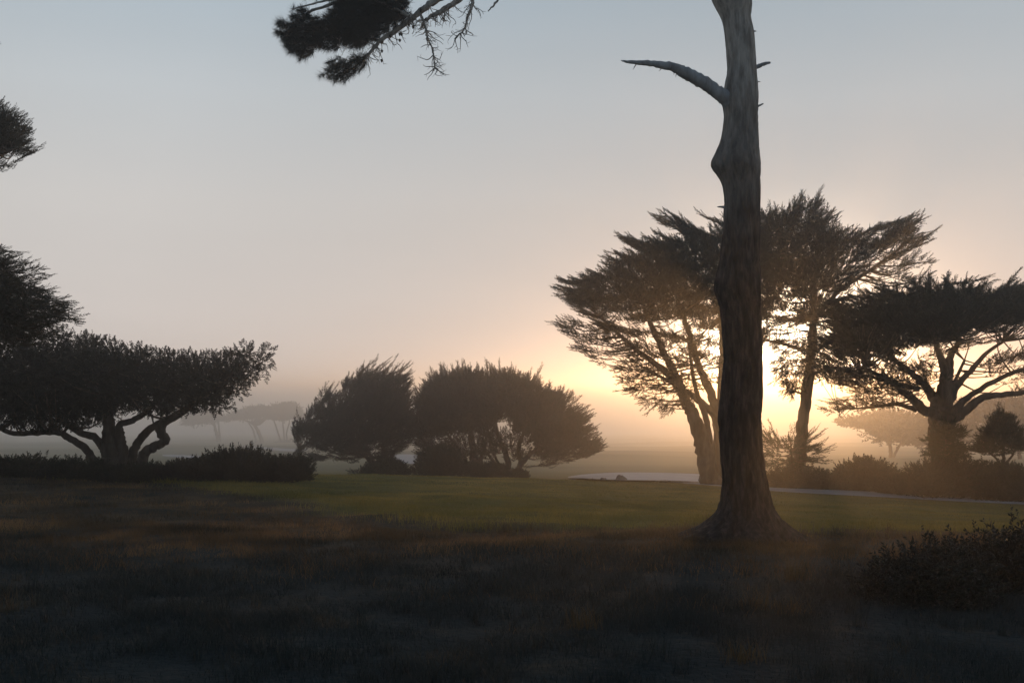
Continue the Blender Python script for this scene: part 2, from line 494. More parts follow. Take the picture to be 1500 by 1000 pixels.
# ------------------------------------------------------------------ foliage sprays
def make_templates(nleaf, alen, wid, spread, seed, k=6, droop=0.12):
    """Feather-like sprays: narrow leaf triangles set along a curved twig of length 1."""
    out = []
    rng = np.random.default_rng(seed)
    for t in range(k):
        tris = []
        def P(s): return np.array([s, 0.05 * math.sin(3 * s + t), droop * s * s])
        for i in range(nleaf):
            s = 0.04 + 0.93 * i / max(1, nleaf - 1)
            for side in (-1, 1):
                an = R(rng.uniform(*spread)); ph = rng.normal(0, 0.45)
                d = np.array([math.cos(an), side * math.sin(an) * math.cos(ph), math.sin(an) * math.sin(ph) + 0.12])
                L = alen * (1 - 0.55 * s) * rng.uniform(0.7, 1.25)
                w = wid * rng.uniform(0.7, 1.3)
                b = P(s) + rng.normal(0, 0.012, 3)
                wv = np.cross(d, rng.normal(size=3)); wv /= np.linalg.norm(wv) + 1e-9
                tris.append([b - wv * w * 0.5 + d * L * 0.12, b + wv * w * 0.5 + d * L * 0.12, b + d * L])
        e = P(1.0)
        tris.append([P(0.85) + [0, -wid * .5, 0], P(0.85) + [0, wid * .5, 0], e + [alen * 0.45, 0, 0.03]])
        tris.append([P(0) + [0, 0, -0.012], P(0) + [0, 0, 0.012], P(1.0)])
        tris.append([P(0) + [0, -0.012, 0], P(0) + [0, 0.012, 0], P(1.0)])
        out.append(np.array(tris))
    return np.array(out)        # (k, ntri, 3, 3)

T_CYP = make_templates(9, 0.42, 0.075, (25, 58), 1)
T_PUFF = make_templates(8, 0.55, 0.10, (25, 85), 2, droop=0.02)
T_TUFT = make_templates(11, 0.50, 0.13, (25, 80), 12, droop=0.0)
T_FAR = make_templates(4, 0.55, 0.20, (25, 65), 3)
T_HEATH = make_templates(6, 0.40, 0.09, (12, 40), 4, droop=0.0)
T_CONE = make_templates(9, 0.36, 0.085, (30, 55), 5, droop=0.10)

def leaf_templates(seed):
    rng = np.random.default_rng(seed); out = []
    for t in range(6):
        tris = []
        for i in range(9):
            s = 0.15 + 0.85 * i / 8
            an = R(rng.uniform(30, 75)); rl = rng.uniform(0, 2 * np.pi)
            d = np.array([math.cos(an), math.sin(an) * math.cos(rl), math.sin(an) * math.sin(rl)])
            L = rng.uniform(0.26, 0.40); w = L * rng.uniform(0.36, 0.5)
            wv = np.cross(d, rng.normal(size=3)); wv /= np.linalg.norm(wv)
            nn = np.cross(d, wv)
            b = np.array([s, 0, 0]); mid = b + d * L * 0.5
            e1 = mid + wv * w * .5 + nn * 0.03; e2 = mid - wv * w * .5 + nn * 0.03; tip = b + d * L
            tris += [[b, e1, tip], [b, tip, e2]]
        tris.append([[0, 0, -0.012], [0, 0, 0.012], [1, 0, 0]])
        tris.append([[0, -0.012, 0], [0, 0.012, 0], [1, 0, 0]])
        out.append(np.array(tris))
    return np.array(out)
T_LEAF = leaf_templates(9)

def sprays_to_mesh(pos, dirs, size, T, rng, flat=0.6):
    N = len(pos)
    d = dirs / (np.linalg.norm(dirs, axis=1)[:, None] + 1e-9)
    up = np.array([0, 0, 1.0]) + rng.normal(0, 1 - flat, (N, 3))
    lat = np.cross(up, d); lat /= (np.linalg.norm(lat, axis=1)[:, None] + 1e-9)
    nn = np.cross(d, lat)
    idx = rng.integers(0, len(T), N)
    t = T[idx]                                   # N,ntri,3,3
    w = (t[..., 0:1] * d[:, None, None, :] + t[..., 1:2] * lat[:, None, None, :] + t[..., 2:3] * nn[:, None, None, :])
    w = w * size[:, None, None, None] + pos[:, None, None, :]
    V = w.reshape(-1, 3)
    Fc = np.arange(len(V)).reshape(-1, 3)
    return V, Fc

def px_poly(poly, Y):
    p = np.asarray(poly, float)
    return np.stack([(p[:, 0] - 750) / F * Y, (HOR - p[:, 1]) / F * Y + CAMZ], 1)

def crown_points(poly, n, D, rng, inset=0.0, spacing=True, edge_bias=0.0, flatz=1.0):
    lo = poly.min(0); hi = poly.max(0)
    ext = (hi - lo).min()
    pts = []; tries = 0
    cand = np.zeros((0, 3))
    while len(cand) < n * 6 and tries < 60:
        x = rng.uniform(lo[0], hi[0], n * 6); z = rng.uniform(lo[1], hi[1], n * 6); y = rng.uniform(-1, 1, n * 6)
        ok = in_poly(x, z, poly)
        x, z, y = x[ok], z[ok], y[ok]
        e = edge_dist(x, z, poly)
        k = e > inset * rng.uniform(0.5, 1.0, len(e))
        x, z, y, e = x[k], z[k], y[k], e[k]
        t = np.sqrt(np.clip(e / (0.38 * ext), 0.02, 1))
        cand = np.vstack([cand, np.stack([x, y * D * t, z], 1)])
        tries += 1
    if not spacing or len(cand) <= n:
        return cand[rng.permutation(len(cand))[:n]]
    chosen = [0]
    S = np.array([1, 1, flatz])
    dm = np.linalg.norm((cand - cand[0]) * S, axis=1)
    for _ in range(n - 1):
        i = int(np.argmax(dm * rng.uniform(0.75, 1, len(dm)))); chosen.append(i)
        dm = np.minimum(dm, np.linalg.norm((cand - cand[i]) * S, axis=1))
    return cand[chosen]

def tree(name, label, cat, group, Y, limbs, crowns, src, seed, mat_leaf=None, mat_bark=None, seg=9,
         D=None, base=None, twig=0.022, part_trunk="trunk", part_crown="crown"):
    """limbs: list of pixel polylines (px, py, r_px[, dy_m]); crowns: dicts of outline and spray settings."""
    rng = np.random.default_rng(seed)
    mat_leaf = mat_leaf or M["cypress"]; mat_bark = mat_bark or M["bark"]
    b = limbs[0][0] if limbs else base
    bx = (b[0] - 750) / F * Y
    bz = float(ground(bx, Y))
    root = empty(name, (bx, Y, bz), label, cat, group)
    W = Wood(); nodes = []
    for k, lm in enumerate(limbs):
        P = []
        for q in lm:
            p = at(q[0], q[1], Y); dy = q[3] if len(q) > 3 else 0.0
            P.append([p[0], p[1] + dy, p[2], q[2] / F * Y])
        P = np.array(P)
        if P[0][2] < bz + 0.9 and P[0][2] > bz - 0.05:     # foot goes into the ground
            foot = P[0].copy(); foot[2] = bz - 0.15; foot[3] *= 1.15
            P = np.vstack([foot, P])
        C = catmull(P, max(6, 5 * len(P)))
        C[:, 3] = np.maximum(C[:, 3], 0.006)
        jit = rng.normal(0, 1, (len(C), 3)) * C[:, 3:4] * 0.10
        W.tube(C[:, :3] + jit, C[:, 3], seg, 0.05, seed * 31 + k)
        nodes.append(C)
    NP = np.concatenate(nodes) if nodes else None
    s3 = np.array([(src[0] - 750) / F * Y, Y, (HOR - src[1]) / F * Y + CAMZ])
    Vs = []; Fs = []; off = 0
    for c in crowns:
        poly = px_poly(c["poly"], Y)
        D_ = c.get("D", D)
        pr = c["pad"]
        pads = crown_points(poly, c["n"], D_, rng, inset=c.get("inset", 0.55) * pr, flatz=c.get("flatz", 1.5))
        pads[:, 1] += Y + c.get("dy", 0.0)
        pos = []; dirs = []; size = []
        for p in pads:
            out = p - s3
            out = out / (np.linalg.norm(out) + 1e-6)
            m = c["k"]
            th = rng.uniform(0, 2 * np.pi, m); rr = pr * np.sqrt(rng.uniform(0, 1, m)) * rng.uniform(0.7, 1.2)
            off3 = np.stack([np.cos(th) * rr, np.sin(th) * rr, rng.normal(0, c.get("thick", 0.28) * pr, m)], 1)
            rad = off3 / (np.linalg.norm(off3, axis=1)[:, None] + 1e-6)
            dv = out * c.get("outw", 0.8) + rad * c.get("radw", 0.7) + np.array([0, 0, c.get("up", 0.3)]) + rng.normal(0, 0.3, (m, 3))
            if "wind" in c: dv = dv + np.array(c["wind"])
            pos.append(p + off3); dirs.append(dv); size.append(c["len"] * rng.uniform(0.6, 1.25, m))
            if NP is not None and c.get("twigs", True):
                dd = np.linalg.norm(NP[:, :3] - p, axis=1) + 1.2 * np.maximum(0, NP[:, 2] - p[2])
                q = NP[int(np.argmin(dd))]
                L = np.linalg.norm(q[:3] - p)
                if L > 0.15:
                    mid = (q[:3] * 0.5 + p * 0.5) + np.array([0, 0, -0.08 * L]) + rng.normal(0, 0.05 * L, 3)
                    r0 = min(q[3] * 0.6, twig * (0.8 + 0.5 * L))
                    C = catmull(np.vstack([q[:3], mid, p]), 6)
                    W.tube(C, np.linspace(r0, twig * 0.35, 6), 5)
        pos = np.concatenate(pos); dirs = np.concatenate(dirs); size = np.concatenate(size)
        # sprays whose foot lies well outside the outline are dropped
        ok = in_poly(pos[:, 0], pos[:, 2], poly) | (edge_dist(pos[:, 0], pos[:, 2], poly) < c.get("over", 0.12))
        pos, dirs, size = pos[ok], dirs[ok], size[ok]
        if c.get("nf", 0):
            # pointed boughs that break the outline, each a stem set with sprays that shorten to its tip
            per = np.vstack([poly, poly[:1]]); seglen = np.linalg.norm(np.diff(per, axis=0), axis=1)
            cum = np.concatenate([[0], np.cumsum(seglen)])
            sgn = np.sign(np.sum(per[:-1, 0] * per[1:, 1] - per[1:, 0] * per[:-1, 1]))
            fp = []; fd = []; fs = []
            want = c["nf"]; got = 0; tries = 0
            while got < want and tries < want * 8:
                tries += 1
                u = rng.uniform(0, cum[-1]); i = min(int(np.searchsorted(cum, u)) - 1, len(seglen) - 1); i = max(i, 0)
                q = per[i] + (per[i + 1] - per[i]) * (u - cum[i]) / (seglen[i] + 1e-9)
                e = (per[i + 1] - per[i]) / (seglen[i] + 1e-9); nrm = np.array([e[1], -e[0]]) * sgn
                tip = np.array([q[0], Y + c.get("dy", 0.0) + rng.normal(0, 0.35) * D_ * 0.7, q[1]])
                o_ = tip - s3; o_ /= np.linalg.norm(o_) + 1e-9
                o_[2] *= c.get("fz", 1.0)
                d = o_ + np.array([0, 0, c.get("fup", 0.15)]) + np.array(c.get("fwind", (0, 0, 0))) + rng.normal(0, 0.2, 3)
                d /= np.linalg.norm(d)
                if d[0] * nrm[0] + d[2] * nrm[1] < 0.05: continue
                got += 1
                L = c["flen"] * rng.uniform(0.6, 1.4) * (1 + c.get("fvar", 0.2) * np.clip(rng.normal(), -1.2, 1.8))
                tip = tip + d * L * rng.uniform(-0.1, 0.5) * c.get("fover", 1.0)
                b0 = tip - d * L
                kk = c.get("fk", 15)
                tt = np.linspace(0.02, 1.0, kk)
                bend = np.array([0, 0, 1.0]) * (0.12 * L)
                fp.append(b0 + d * (L * tt)[:, None] + bend * (tt ** 2)[:, None])
                side = np.cross(d, np.array([0, 0, 1.0]) + rng.normal(0, 0.4, 3)); side /= np.linalg.norm(side)
                alt = np.where(np.arange(kk) % 2 == 0, 1, -1)[:, None]
                fd.append(d + side * alt * (0.62 * (1 - 0.7 * tt))[:, None] + rng.normal(0, 0.15, (kk, 3)))
                fs.append(L * c.get("fw", 0.5) * (1 - 0.55 * tt) * rng.uniform(0.75, 1.2, kk))
            if fp:
                pos = np.concatenate([pos] + fp); dirs = np.concatenate([dirs] + fd); size = np.concatenate([size] + fs)
        V, Fc = sprays_to_mesh(pos, dirs, size, c.get("T", T_CYP), rng, c.get("flat", 0.6))
        Vs.append(V); Fs.append(Fc + off); off += len(V)
    if W.n:
        W.build(part_trunk, mat_bark, root)
    link_mesh(part_crown, np.concatenate(Vs), np.concatenate(Fs), mat_leaf, root)
    return root

def S(crop, x0, y0, k):
    """points measured in an enlarged crop -> picture pixels"""
    return [(x0 + x * k, y0 + y * k) for x, y in crop]

# ------------------------------------------------------------------ spreading cypress on the left
A_poly = [(-90, 610), (-90, 530), (-20, 512), (0, 512), (40, 500), (66, 499), (72, 488), (95, 481), (115, 485), (122, 495), (140, 504), (150, 495), (168, 497),
          (166, 512), (185, 516), (205, 513), (212, 507), (235, 514), (260, 518), (275, 514), (285, 521), (315, 517), (340, 517), (360, 513), (374, 505),
          (395, 508), (403, 530), (390, 545), (372, 555), (353, 563), (357, 578), (340, 585), (322, 592), (342, 600), (325, 607), (300, 603), (275, 604),
          (245, 606), (230, 607), (205, 604), (180, 605), (165, 607), (150, 616), (120, 627), (95, 629), (60, 629), (20, 622), (-90, 630)]
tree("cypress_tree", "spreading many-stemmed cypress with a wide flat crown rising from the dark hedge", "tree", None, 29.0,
     [[(166, 690, 19), (166, 672, 16), (161, 650, 12), (160, 625, 9), (158, 600, 7), (165, 565, 4)],
      [(178, 685, 9), (178, 655, 9), (175, 636, 7), (176, 621, 5), (190, 617, 4.5), (211, 606, 4), (240, 575, 2.5)],
      [(146, 685, 7, -.3), (141, 670, 6, -.3), (131, 655, 5.5, -.3), (110, 640, 5, -.4), (97, 632, 4.5, -.5), (70, 632, 4, -.6), (38, 633, 3.5, -.7), (8, 620, 3, -.8), (-30, 600, 2, -.9)],
      [(156, 670, 7), (152, 659, 6), (141, 642, 5.5), (114, 631, 5), (80, 605, 4), (40, 570, 3)],
      [(186, 682, 8, .2), (189, 665, 7, .3), (198, 644, 6, .4), (220, 623, 5.5, .5), (247, 612, 5, .5), (290, 580, 3, .6)],
      [(211, 690, 9, -.2), (212, 676, 8.5, -.2), (217, 661, 7, -.2), (233, 652, 6.5, -.3), (248, 643, 6.5, -.3), (240, 629, 7, -.3), (249, 615, 6, -.3), (274, 602, 5, -.3), (310, 575, 4, -.4), (350, 545, 2.5, -.5)]],
     [dict(poly=A_poly, n=370, k=78, pad=0.27, len=0.15, T=T_TUFT, up=0.2, outw=0.2, radw=1.3, thick=0.8, inset=1.25, over=0.0, flatz=1.5)],
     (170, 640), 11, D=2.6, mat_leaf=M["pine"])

# tall cypress standing just outside the left edge
B_polys = [[(-190, 400), (-60, 372), (-10, 364), (20, 367), (48, 379), (55, 390), (43, 395), (30, 404), (50, 413), (62, 414), (70, 432), (92, 436), (84, 455),
            (85, 470), (70, 485), (53, 494), (58, 505), (40, 510), (15, 505), (-10, 513), (-190, 530)],
           [(-170, 120), (-20, 140), (0, 152), (10, 156), (25, 161), (14, 171), (35, 169), (38, 180), (35, 192), (15, 198), (35, 200), (45, 207), (52, 213), (48, 220), (25, 222), (-5, 230), (-170, 245)],
           [(-60, 236), (-5, 236), (14, 241), (-5, 247), (-60, 252)],
           [(-190, 250), (-85, 262), (-75, 300), (-75, 345), (-80, 372), (-190, 400)],
           [(-200, 30), (-120, 0), (-60, 40), (-40, 90), (-60, 130), (-200, 130)]]
tree("cypress_tree", "tall dark cypress cut off by the left edge of the view with ragged layered boughs", "tree", None, 19.0,
     [[(-150, 760, 30), (-148, 640, 24), (-140, 480, 19), (-135, 300, 14), (-128, 150, 9), (-120, 40, 4)],
      [(-138, 480, 9), (-80, 468, 7), (-20, 462, 5), (40, 445, 2.5)], [(-138, 540, 9), (-80, 505, 6), (-10, 490, 4), (30, 480, 2)],
      [(-130, 250, 8), (-70, 240, 5), (-20, 230, 3), (25, 217, 1.5)], [(-135, 340, 8), (-60, 320, 4), (-40, 300, 2)], [(-140, 430, 8), (-60, 400, 5), (20, 385, 2.2)]],
     [dict(poly=B_polys[0], n=230, k=40, pad=0.30, len=0.2, up=0.0, D=1.6, nf=110, flen=0.5, fw=.34, inset=1.2, thick=0.14, fup=.02, fz=.5, fover=-.5, over=0, flatz=2.2),
      dict(poly=B_polys[1], n=190, k=40, pad=0.27, len=0.18, up=0.0, D=1.3, nf=100, flen=0.42, fw=.34, inset=1.15, thick=0.12, fup=.0, fz=.4, fover=-.5, over=0, flatz=2.2),
      dict(poly=B_polys[2], n=8, k=20, pad=0.16, len=0.2, up=0.1, D=0.4),
      dict(poly=B_polys[3], n=30, k=36, pad=0.42, len=0.30, D=1.4),
      dict(poly=B_polys[4], n=24, k=36, pad=0.42, len=0.30, D=1.2)],
     (-140, 420), 12)

# ------------------------------------------------------------------ cypresses in the middle
c2 = lambda L: S(L, 420, 500, 0.32)
C1 = c2([(40, 400), (70, 365), (118, 370), (108, 310), (165, 290), (160, 250), (215, 232), (245, 260), (260, 200), (300, 150), (340, 165), (380, 95), (400, 130), (440, 150), (462, 92), (480, 140), (510, 150),
         (545, 108), (566, 150), (562, 230), (584, 320), (605, 410), (590, 445), (560, 470), (520, 500), (470, 530), (430, 535), (390, 500), (340, 540), (290, 545), (200, 530), (130, 550), (90, 530), (60, 490), (100, 470), (48, 440)])
C2 = c2([(575, 430), (598, 350), (600, 290), (615, 220), (648, 180), (690, 150), (710, 108), (735, 150), (765, 160), (800, 105), (830, 130), (870, 125), (905, 170), (940, 250), (960, 330), (950, 410),
         (890, 430), (860, 450), (800, 460), (740, 450), (700, 470), (620, 480), (590, 470)])
C3 = c2([(880, 200), (930, 130), (960, 150), (990, 140), (1030, 150), (1045, 140), (1100, 165), (1135, 152), (1160, 180), (1150, 205), (1200, 220), (1250, 232), (1282, 240), (1310, 268), (1300, 300), (1340, 313), (1365, 348),
         (1397, 368), (1400, 400), (1390, 420), (1422, 438), (1415, 470), (1448, 490), (1410, 515), (1350, 530), (1290, 545), (1220, 570), (1180, 578), (1120, 580), (1100, 540), (1080, 470), (1010, 405), (960, 400), (920, 410), (880, 420), (870, 380), (880, 300)])
C3b = c2([(870, 430), (960, 410), (1060, 430), (1100, 540), (1060, 560), (1010, 540), (960, 520), (920, 540), (880, 540)])
def cl(L): return [(420 + q[0] * .32, 500 + q[1] * .32, q[2] * .32) + tuple(q[3:]) for q in L]
mid = "wind-rounded cypresses in the middle of the lawn edge"
kw = dict(up=0.30, outw=1.0, radw=0.5, thick=0.2, inset=1.1, over=0.05, nf=210, flen=0.87, fup=0.08, fz=0.8, fw=0.34, fk=18, fover=0.6, fvar=0.4)
tree("cypress_tree", "left one of the bushy cypress clump, a broad spiky dome with foliage low down", "tree", mid, 54.0,
     [cl([(440, 620, 26), (443, 560, 22), (450, 490, 18), (450, 400, 12), (440, 280, 6)]), cl([(420, 600, 14), (390, 560, 10), (340, 500, 8), (240, 420, 5), (150, 370, 3)]),
      cl([(425, 600, 12, .3), (400, 560, 9, .3), (370, 500, 8, .4), (330, 380, 5, .6), (320, 260, 3, .7)]), cl([(450, 580, 12, -.3), (500, 500, 8, -.4), (550, 400, 5, -.6)])],
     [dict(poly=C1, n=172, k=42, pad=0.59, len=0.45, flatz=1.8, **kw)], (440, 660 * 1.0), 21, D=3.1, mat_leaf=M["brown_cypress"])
tree("cypress_tree", "middle one of the bushy cypress clump, spiky crown hidden on both flanks by its neighbours", "tree", mid, 57.0,
     [cl([(860, 600, 24), (855, 540, 20), (850, 470, 16), (840, 350, 9), (820, 220, 4)]), cl([(835, 600, 12), (815, 540, 10), (790, 490, 8), (720, 400, 5), (680, 280, 3)]), cl([(870, 590, 12), (900, 500, 8), (920, 400, 5)])],
     [dict(poly=C2, n=160, k=42, pad=0.59, len=0.45, flatz=1.8, **kw), dict(poly=c2([(590, 460), (700, 440), (880, 430), (900, 500), (860, 560), (780, 540), (700, 560), (610, 540)]), n=26, k=26, pad=0.48, len=0.39, up=0.1)], (680, 690), 22, D=3.1, mat_leaf=M["brown_cypress"])
tree("cypress_tree", "right one of the bushy cypress clump, sloping right with bare forked stems below", "tree", mid, 53.0,
     [cl([(1020, 620, 20), (1015, 590, 17), (1010, 540, 14), (985, 470, 11), (960, 400, 8), (950, 280, 4)]), cl([(1045, 625, 18), (1055, 590, 14), (1072, 545, 12), (1062, 480, 10), (1090, 400, 7), (1110, 280, 4)]),
      cl([(1005, 610, 9, .3), (975, 580, 8, .3), (940, 540, 7, .3), (900, 490, 5, .3), (880, 430, 4, .3)]), cl([(1060, 590, 10, -.2), (1110, 520, 8, -.3), (1180, 460, 6, -.4), (1280, 420, 3, -.5)]),
      cl([(1072, 545, 8), (1140, 500, 6), (1250, 480, 4), (1350, 490, 2)]), cl([(990, 600, 7), (955, 530, 6), (930, 460, 5)])],
     [dict(poly=C3, n=178, k=42, pad=0.59, len=0.45, flatz=1.8, **kw), dict(poly=C3b, n=30, k=22, pad=0.42, len=0.36, up=0.1)], (745, 690), 23, D=3.2, mat_leaf=M["brown_cypress"])

# ------------------------------------------------------------------ cypresses against the sun on the right
c3 = lambda L: S(L, 800, 280, 0.45)
D1 = c3([(12, 325), (45, 322), (35, 280), (70, 300), (100, 285), (140, 270), (150, 240), (195, 250), (188, 200), (240, 215), (265, 195), (233, 150), (275, 165), (300, 185), (340, 150), (370, 140), (395, 160), (425, 152), (425, 128),
         (340, 78), (380, 78), (420, 98), (455, 115), (482, 98), (475, 130), (520, 130), (572, 102), (560, 140), (600, 160), (660, 140), (720, 200), (720, 420), (640, 470), (580, 480), (520, 500), (480, 480), (420, 465), (380, 470),
         (330, 455), (280, 460), (200, 445), (150, 430), (120, 400), (85, 395), (60, 350)])
D2 = c3([(38, 425), (70, 418), (130, 440), (200, 440), (330, 450), (420, 460), (480, 480), (570, 480), (600, 560), (590, 620), (520, 640), (480, 640), (465, 700), (420, 700), (385, 738), (365, 705), (320, 712), (300, 670), (248, 665),
         (265, 640), (240, 600), (200, 570), (160, 550), (120, 530), (90, 510), (110, 490), (55, 460)])
right_g = "tall cypresses standing against the low sun"
rk = dict(up=0.12, outw=0.85, radw=0.7, thick=0.13, over=0.0)
rf = dict(nf=170, flen=0.95, fup=0.12, fw=0.36, fk=26, fz=0.55, fover=-0.15, inset=1.35)
rl = dict(nf=70, flen=0.6, fup=0.08, fw=0.38, fk=14, inset=0.6)
tree("cypress_tree", "left-leaning cypress behind the bare pine, crown swept left on a thick slanting stem", "tree", right_g, 34.0,
     [[(1044, 715, 17), (1040, 700, 14.5), (1034, 672, 13), (1027, 640, 12), (1015, 608, 9.5), (1005, 590, 8), (991, 552, 6), (978, 527, 5), (960, 490, 4), (940, 440, 2.5)],
      [(1003, 580, 6), (975, 545, 5), (935, 514, 3.5), (905, 488, 2.5), (870, 455, 1.5)],
      [(1048, 700, 5, .3), (1043, 650, 4.5, .3), (1036, 613, 4.5, .3), (1029, 590, 4, .3), (1020, 560, 3, .4), (1012, 500, 2, .5)],
      [(1068, 722, 12, .9), (1064, 690, 10, .9), (1060, 640, 8, .8), (1054, 612, 6.5, .7), (1038, 595, 5.5, .6), (1016, 578, 4.5, .5), (985, 560, 3, .4), (950, 540, 2, .4)],
      [(1062, 660, 8, .9), (1058, 610, 7, 1.0), (1051, 580, 6.5, 1.0), (1039, 552, 6, 1.0), (1030, 530, 5, 1.0), (1018, 490, 4, .9), (1000, 440, 3, .8), (990, 390, 2, .8)],
      [(1062, 640, 7, 1.0), (1068, 560, 6, 1.2), (1070, 480, 5, 1.3), (1060, 400, 3, 1.2), (1050, 360, 2, 1.2)]],
     [dict(poly=D1, n=190, k=46, pad=0.46, len=0.30, flatz=2.2, wind=(-0.25, 0, 0.05), fwind=(-0.75, 0, -0.1), **rk, **rf),
      dict(poly=D2, n=120, k=20, pad=0.32, len=0.26, wind=(-0.15, 0, 0), **rk, **rl)], (1010, 545), 31, D=2.3)

c4 = lambda L: S(L, 1090, 260, 0.5)
E1 = c4([(-60, 150), (-20, 120), (50, 62), (90, 75), (112, 92), (150, 48), (200, 42), (215, 80), (250, 90), (292, 84), (250, 112), (268, 132), (312, 130), (330, 160), (370, 150), (400, 130), (440, 113), (502, 98), (490, 130), (460, 145),
         (503, 138), (490, 160), (552, 158), (578, 175), (540, 195), (480, 205), (492, 225), (440, 235), (400, 240), (370, 265), (330, 285), (300, 315), (310, 345), (280, 370), (270, 410), (240, 420), (215, 440), (160, 440), (110, 420), (50, 400), (-60, 400)])
E2 = c4([(40, 400), (120, 420), (200, 440), (260, 430), (265, 470), (235, 500), (270, 540), (330, 560), (300, 600), (240, 600), (215, 580), (170, 600), (140, 645), (115, 610), (90, 560), (125, 520), (85, 500), (50, 470), (20, 420)])
E3 = c4([(330, 295), (400, 250), (500, 230), (530, 250), (500, 275), (540, 300), (480, 320), (400, 322)])
tree("cypress_tree", "tallest cypress, straight slim trunk beside the brightest glow, crown reaching right", "tree", right_g, 36.0,
     [[(1168, 705, 13), (1170, 685, 11), (1174, 640, 9), (1178, 605, 8), (1184, 560, 8), (1189, 510, 6.5), (1192, 450, 5), (1196, 380, 4), (1200, 320, 2.5)],
      [(1191, 470, 4), (1225, 430, 3.2), (1280, 392, 2.5), (1340, 348, 1.4)], [(1194, 420, 3.5, -.2), (1165, 375, 3, -.4), (1135, 330, 1.6, -.6)], [(1189, 515, 3, .2), (1150, 502, 2.2, .5), (1112, 494, 1.2, .8)],
      [(1186, 548, 3), (1225, 538, 2), (1262, 548, 1.2)], [(1195, 395, 3), (1240, 355, 2.2), (1290, 330, 1.4)], [(1182, 580, 2), (1160, 572, 1.4), (1148, 578, .8)], [(1188, 520, 2.5), (1240, 480, 1.8), (1262, 470, 1)]],
     [dict(poly=[(x, y + 10 * max(0.0, min(1.0, (350 - y) / 20))) for x, y in E1], n=175, k=44, pad=0.46, len=0.30, flatz=2.2, wind=(0.2, 0, 0.05), fwind=(0.35, 0, -0.05), **rk, **rf), dict(poly=E2, n=85, k=18, pad=0.32, len=0.26, **rk, **rl),
      dict(poly=E3, n=16, k=14, pad=0.32, len=0.26, wind=(.3, 0, 0), **rk, **dict(rl, nf=14))], (1192, 470), 32, D=2.3)

F1 = c4([(225, 400), (250, 370), (320, 342), (380, 332), (400, 310), (450, 320), (500, 302), (522, 284), (560, 296), (610, 288), (640, 305), (690, 294), (740, 300), (770, 312), (822, 298), (900, 290), (960, 320), (1010, 400), (960, 470), (900, 480),
         (820, 450), (760, 470), (700, 490), (640, 505), (600, 485), (560, 520), (500, 535), (440, 545), (380, 540), (320, 525), (270, 515), (205, 508), (230, 480), (282, 460), (260, 420)])
F2 = c4([(205, 508), (320, 520), (440, 545), (530, 550), (545, 600), (520, 640), (460, 650), (420, 682), (370, 675), (330, 668), (285, 692), (247, 695), (247, 660), (300, 648), (330, 655), (340, 630), (300, 600), (255, 580), (215, 560)])
F3 = c4([(720, 560), (760, 520), (820, 510), (960, 480), (1020, 560), (980, 650), (860, 640), (790, 625), (760, 590)])
tree("cypress_tree", "umbrella-shaped cypress, stout trunk forking into many bare spreading limbs", "tree", right_g, 32.0,
     [[(1384, 690, 20), (1382, 665, 18), (1379, 635, 17), (1378, 612, 16.5), (1380, 592, 15), (1382, 575, 11), (1386, 550, 7), (1388, 525, 4)],
      [(1376, 618, 9, -.1), (1362, 606, 8, -.2), (1343, 598, 7, -.4), (1315, 575, 5.5, -.6), (1285, 556, 4, -.8), (1250, 540, 2.5, -1)],
      [(1376, 590, 8, .2), (1360, 561, 5.5, .4), (1340, 541, 4, .6), (1318, 520, 2.5, .9)], [(1379, 580, 8, -.2), (1375, 545, 6, -.4), (1368, 525, 5, -.5), (1355, 500, 3, -.7)],
      [(1384, 582, 8), (1394, 547, 6.5, .2), (1398, 522, 5, .3), (1412, 500, 3.5, .4), (1420, 470, 2, .5)], [(1390, 592, 8, .1), (1410, 562, 5, .3), (1435, 540, 4, .5), (1460, 516, 3, .7), (1490, 498, 2, .9)],
      [(1390, 605, 7, -.2), (1410, 581, 4.2, -.4), (1440, 560, 3.5, -.6), (1470, 545, 2.8, -.8), (1510, 532, 2, -1)], [(1388, 618, 9, 0), (1408, 602, 7, -.2), (1435, 581, 5, -.3), (1470, 577, 4, -.5), (1520, 570, 2.5, -.7)],
      [(1345, 600, 4, .1), (1320, 592, 3, .3), (1290, 596, 2, .5), (1240, 600, 1, .7)], [(1362, 570, 4, .8), (1330, 560, 3, 1.2), (1290, 548, 2, 1.6)], [(1400, 575, 4, 1.0), (1425, 560, 3, 1.4), (1450, 525, 2, 1.8)]],
     [dict(poly=[(x, y + 9 * max(0.0, min(1.0, (432 - y) / 20))) for x, y in F1], n=230, k=46, pad=0.46, len=0.28, flatz=3.0, **dict(rk, thick=0.10, up=0.08), **dict(rf, nf=210, fup=0.06, fz=0.35)), dict(poly=F2, n=80, k=20, pad=0.32, len=0.26, **rk, **rl), dict(poly=F3, n=40, k=18, pad=0.32, len=0.26, **rk, **rl)],
     (1380, 580), 33, D=2.8)

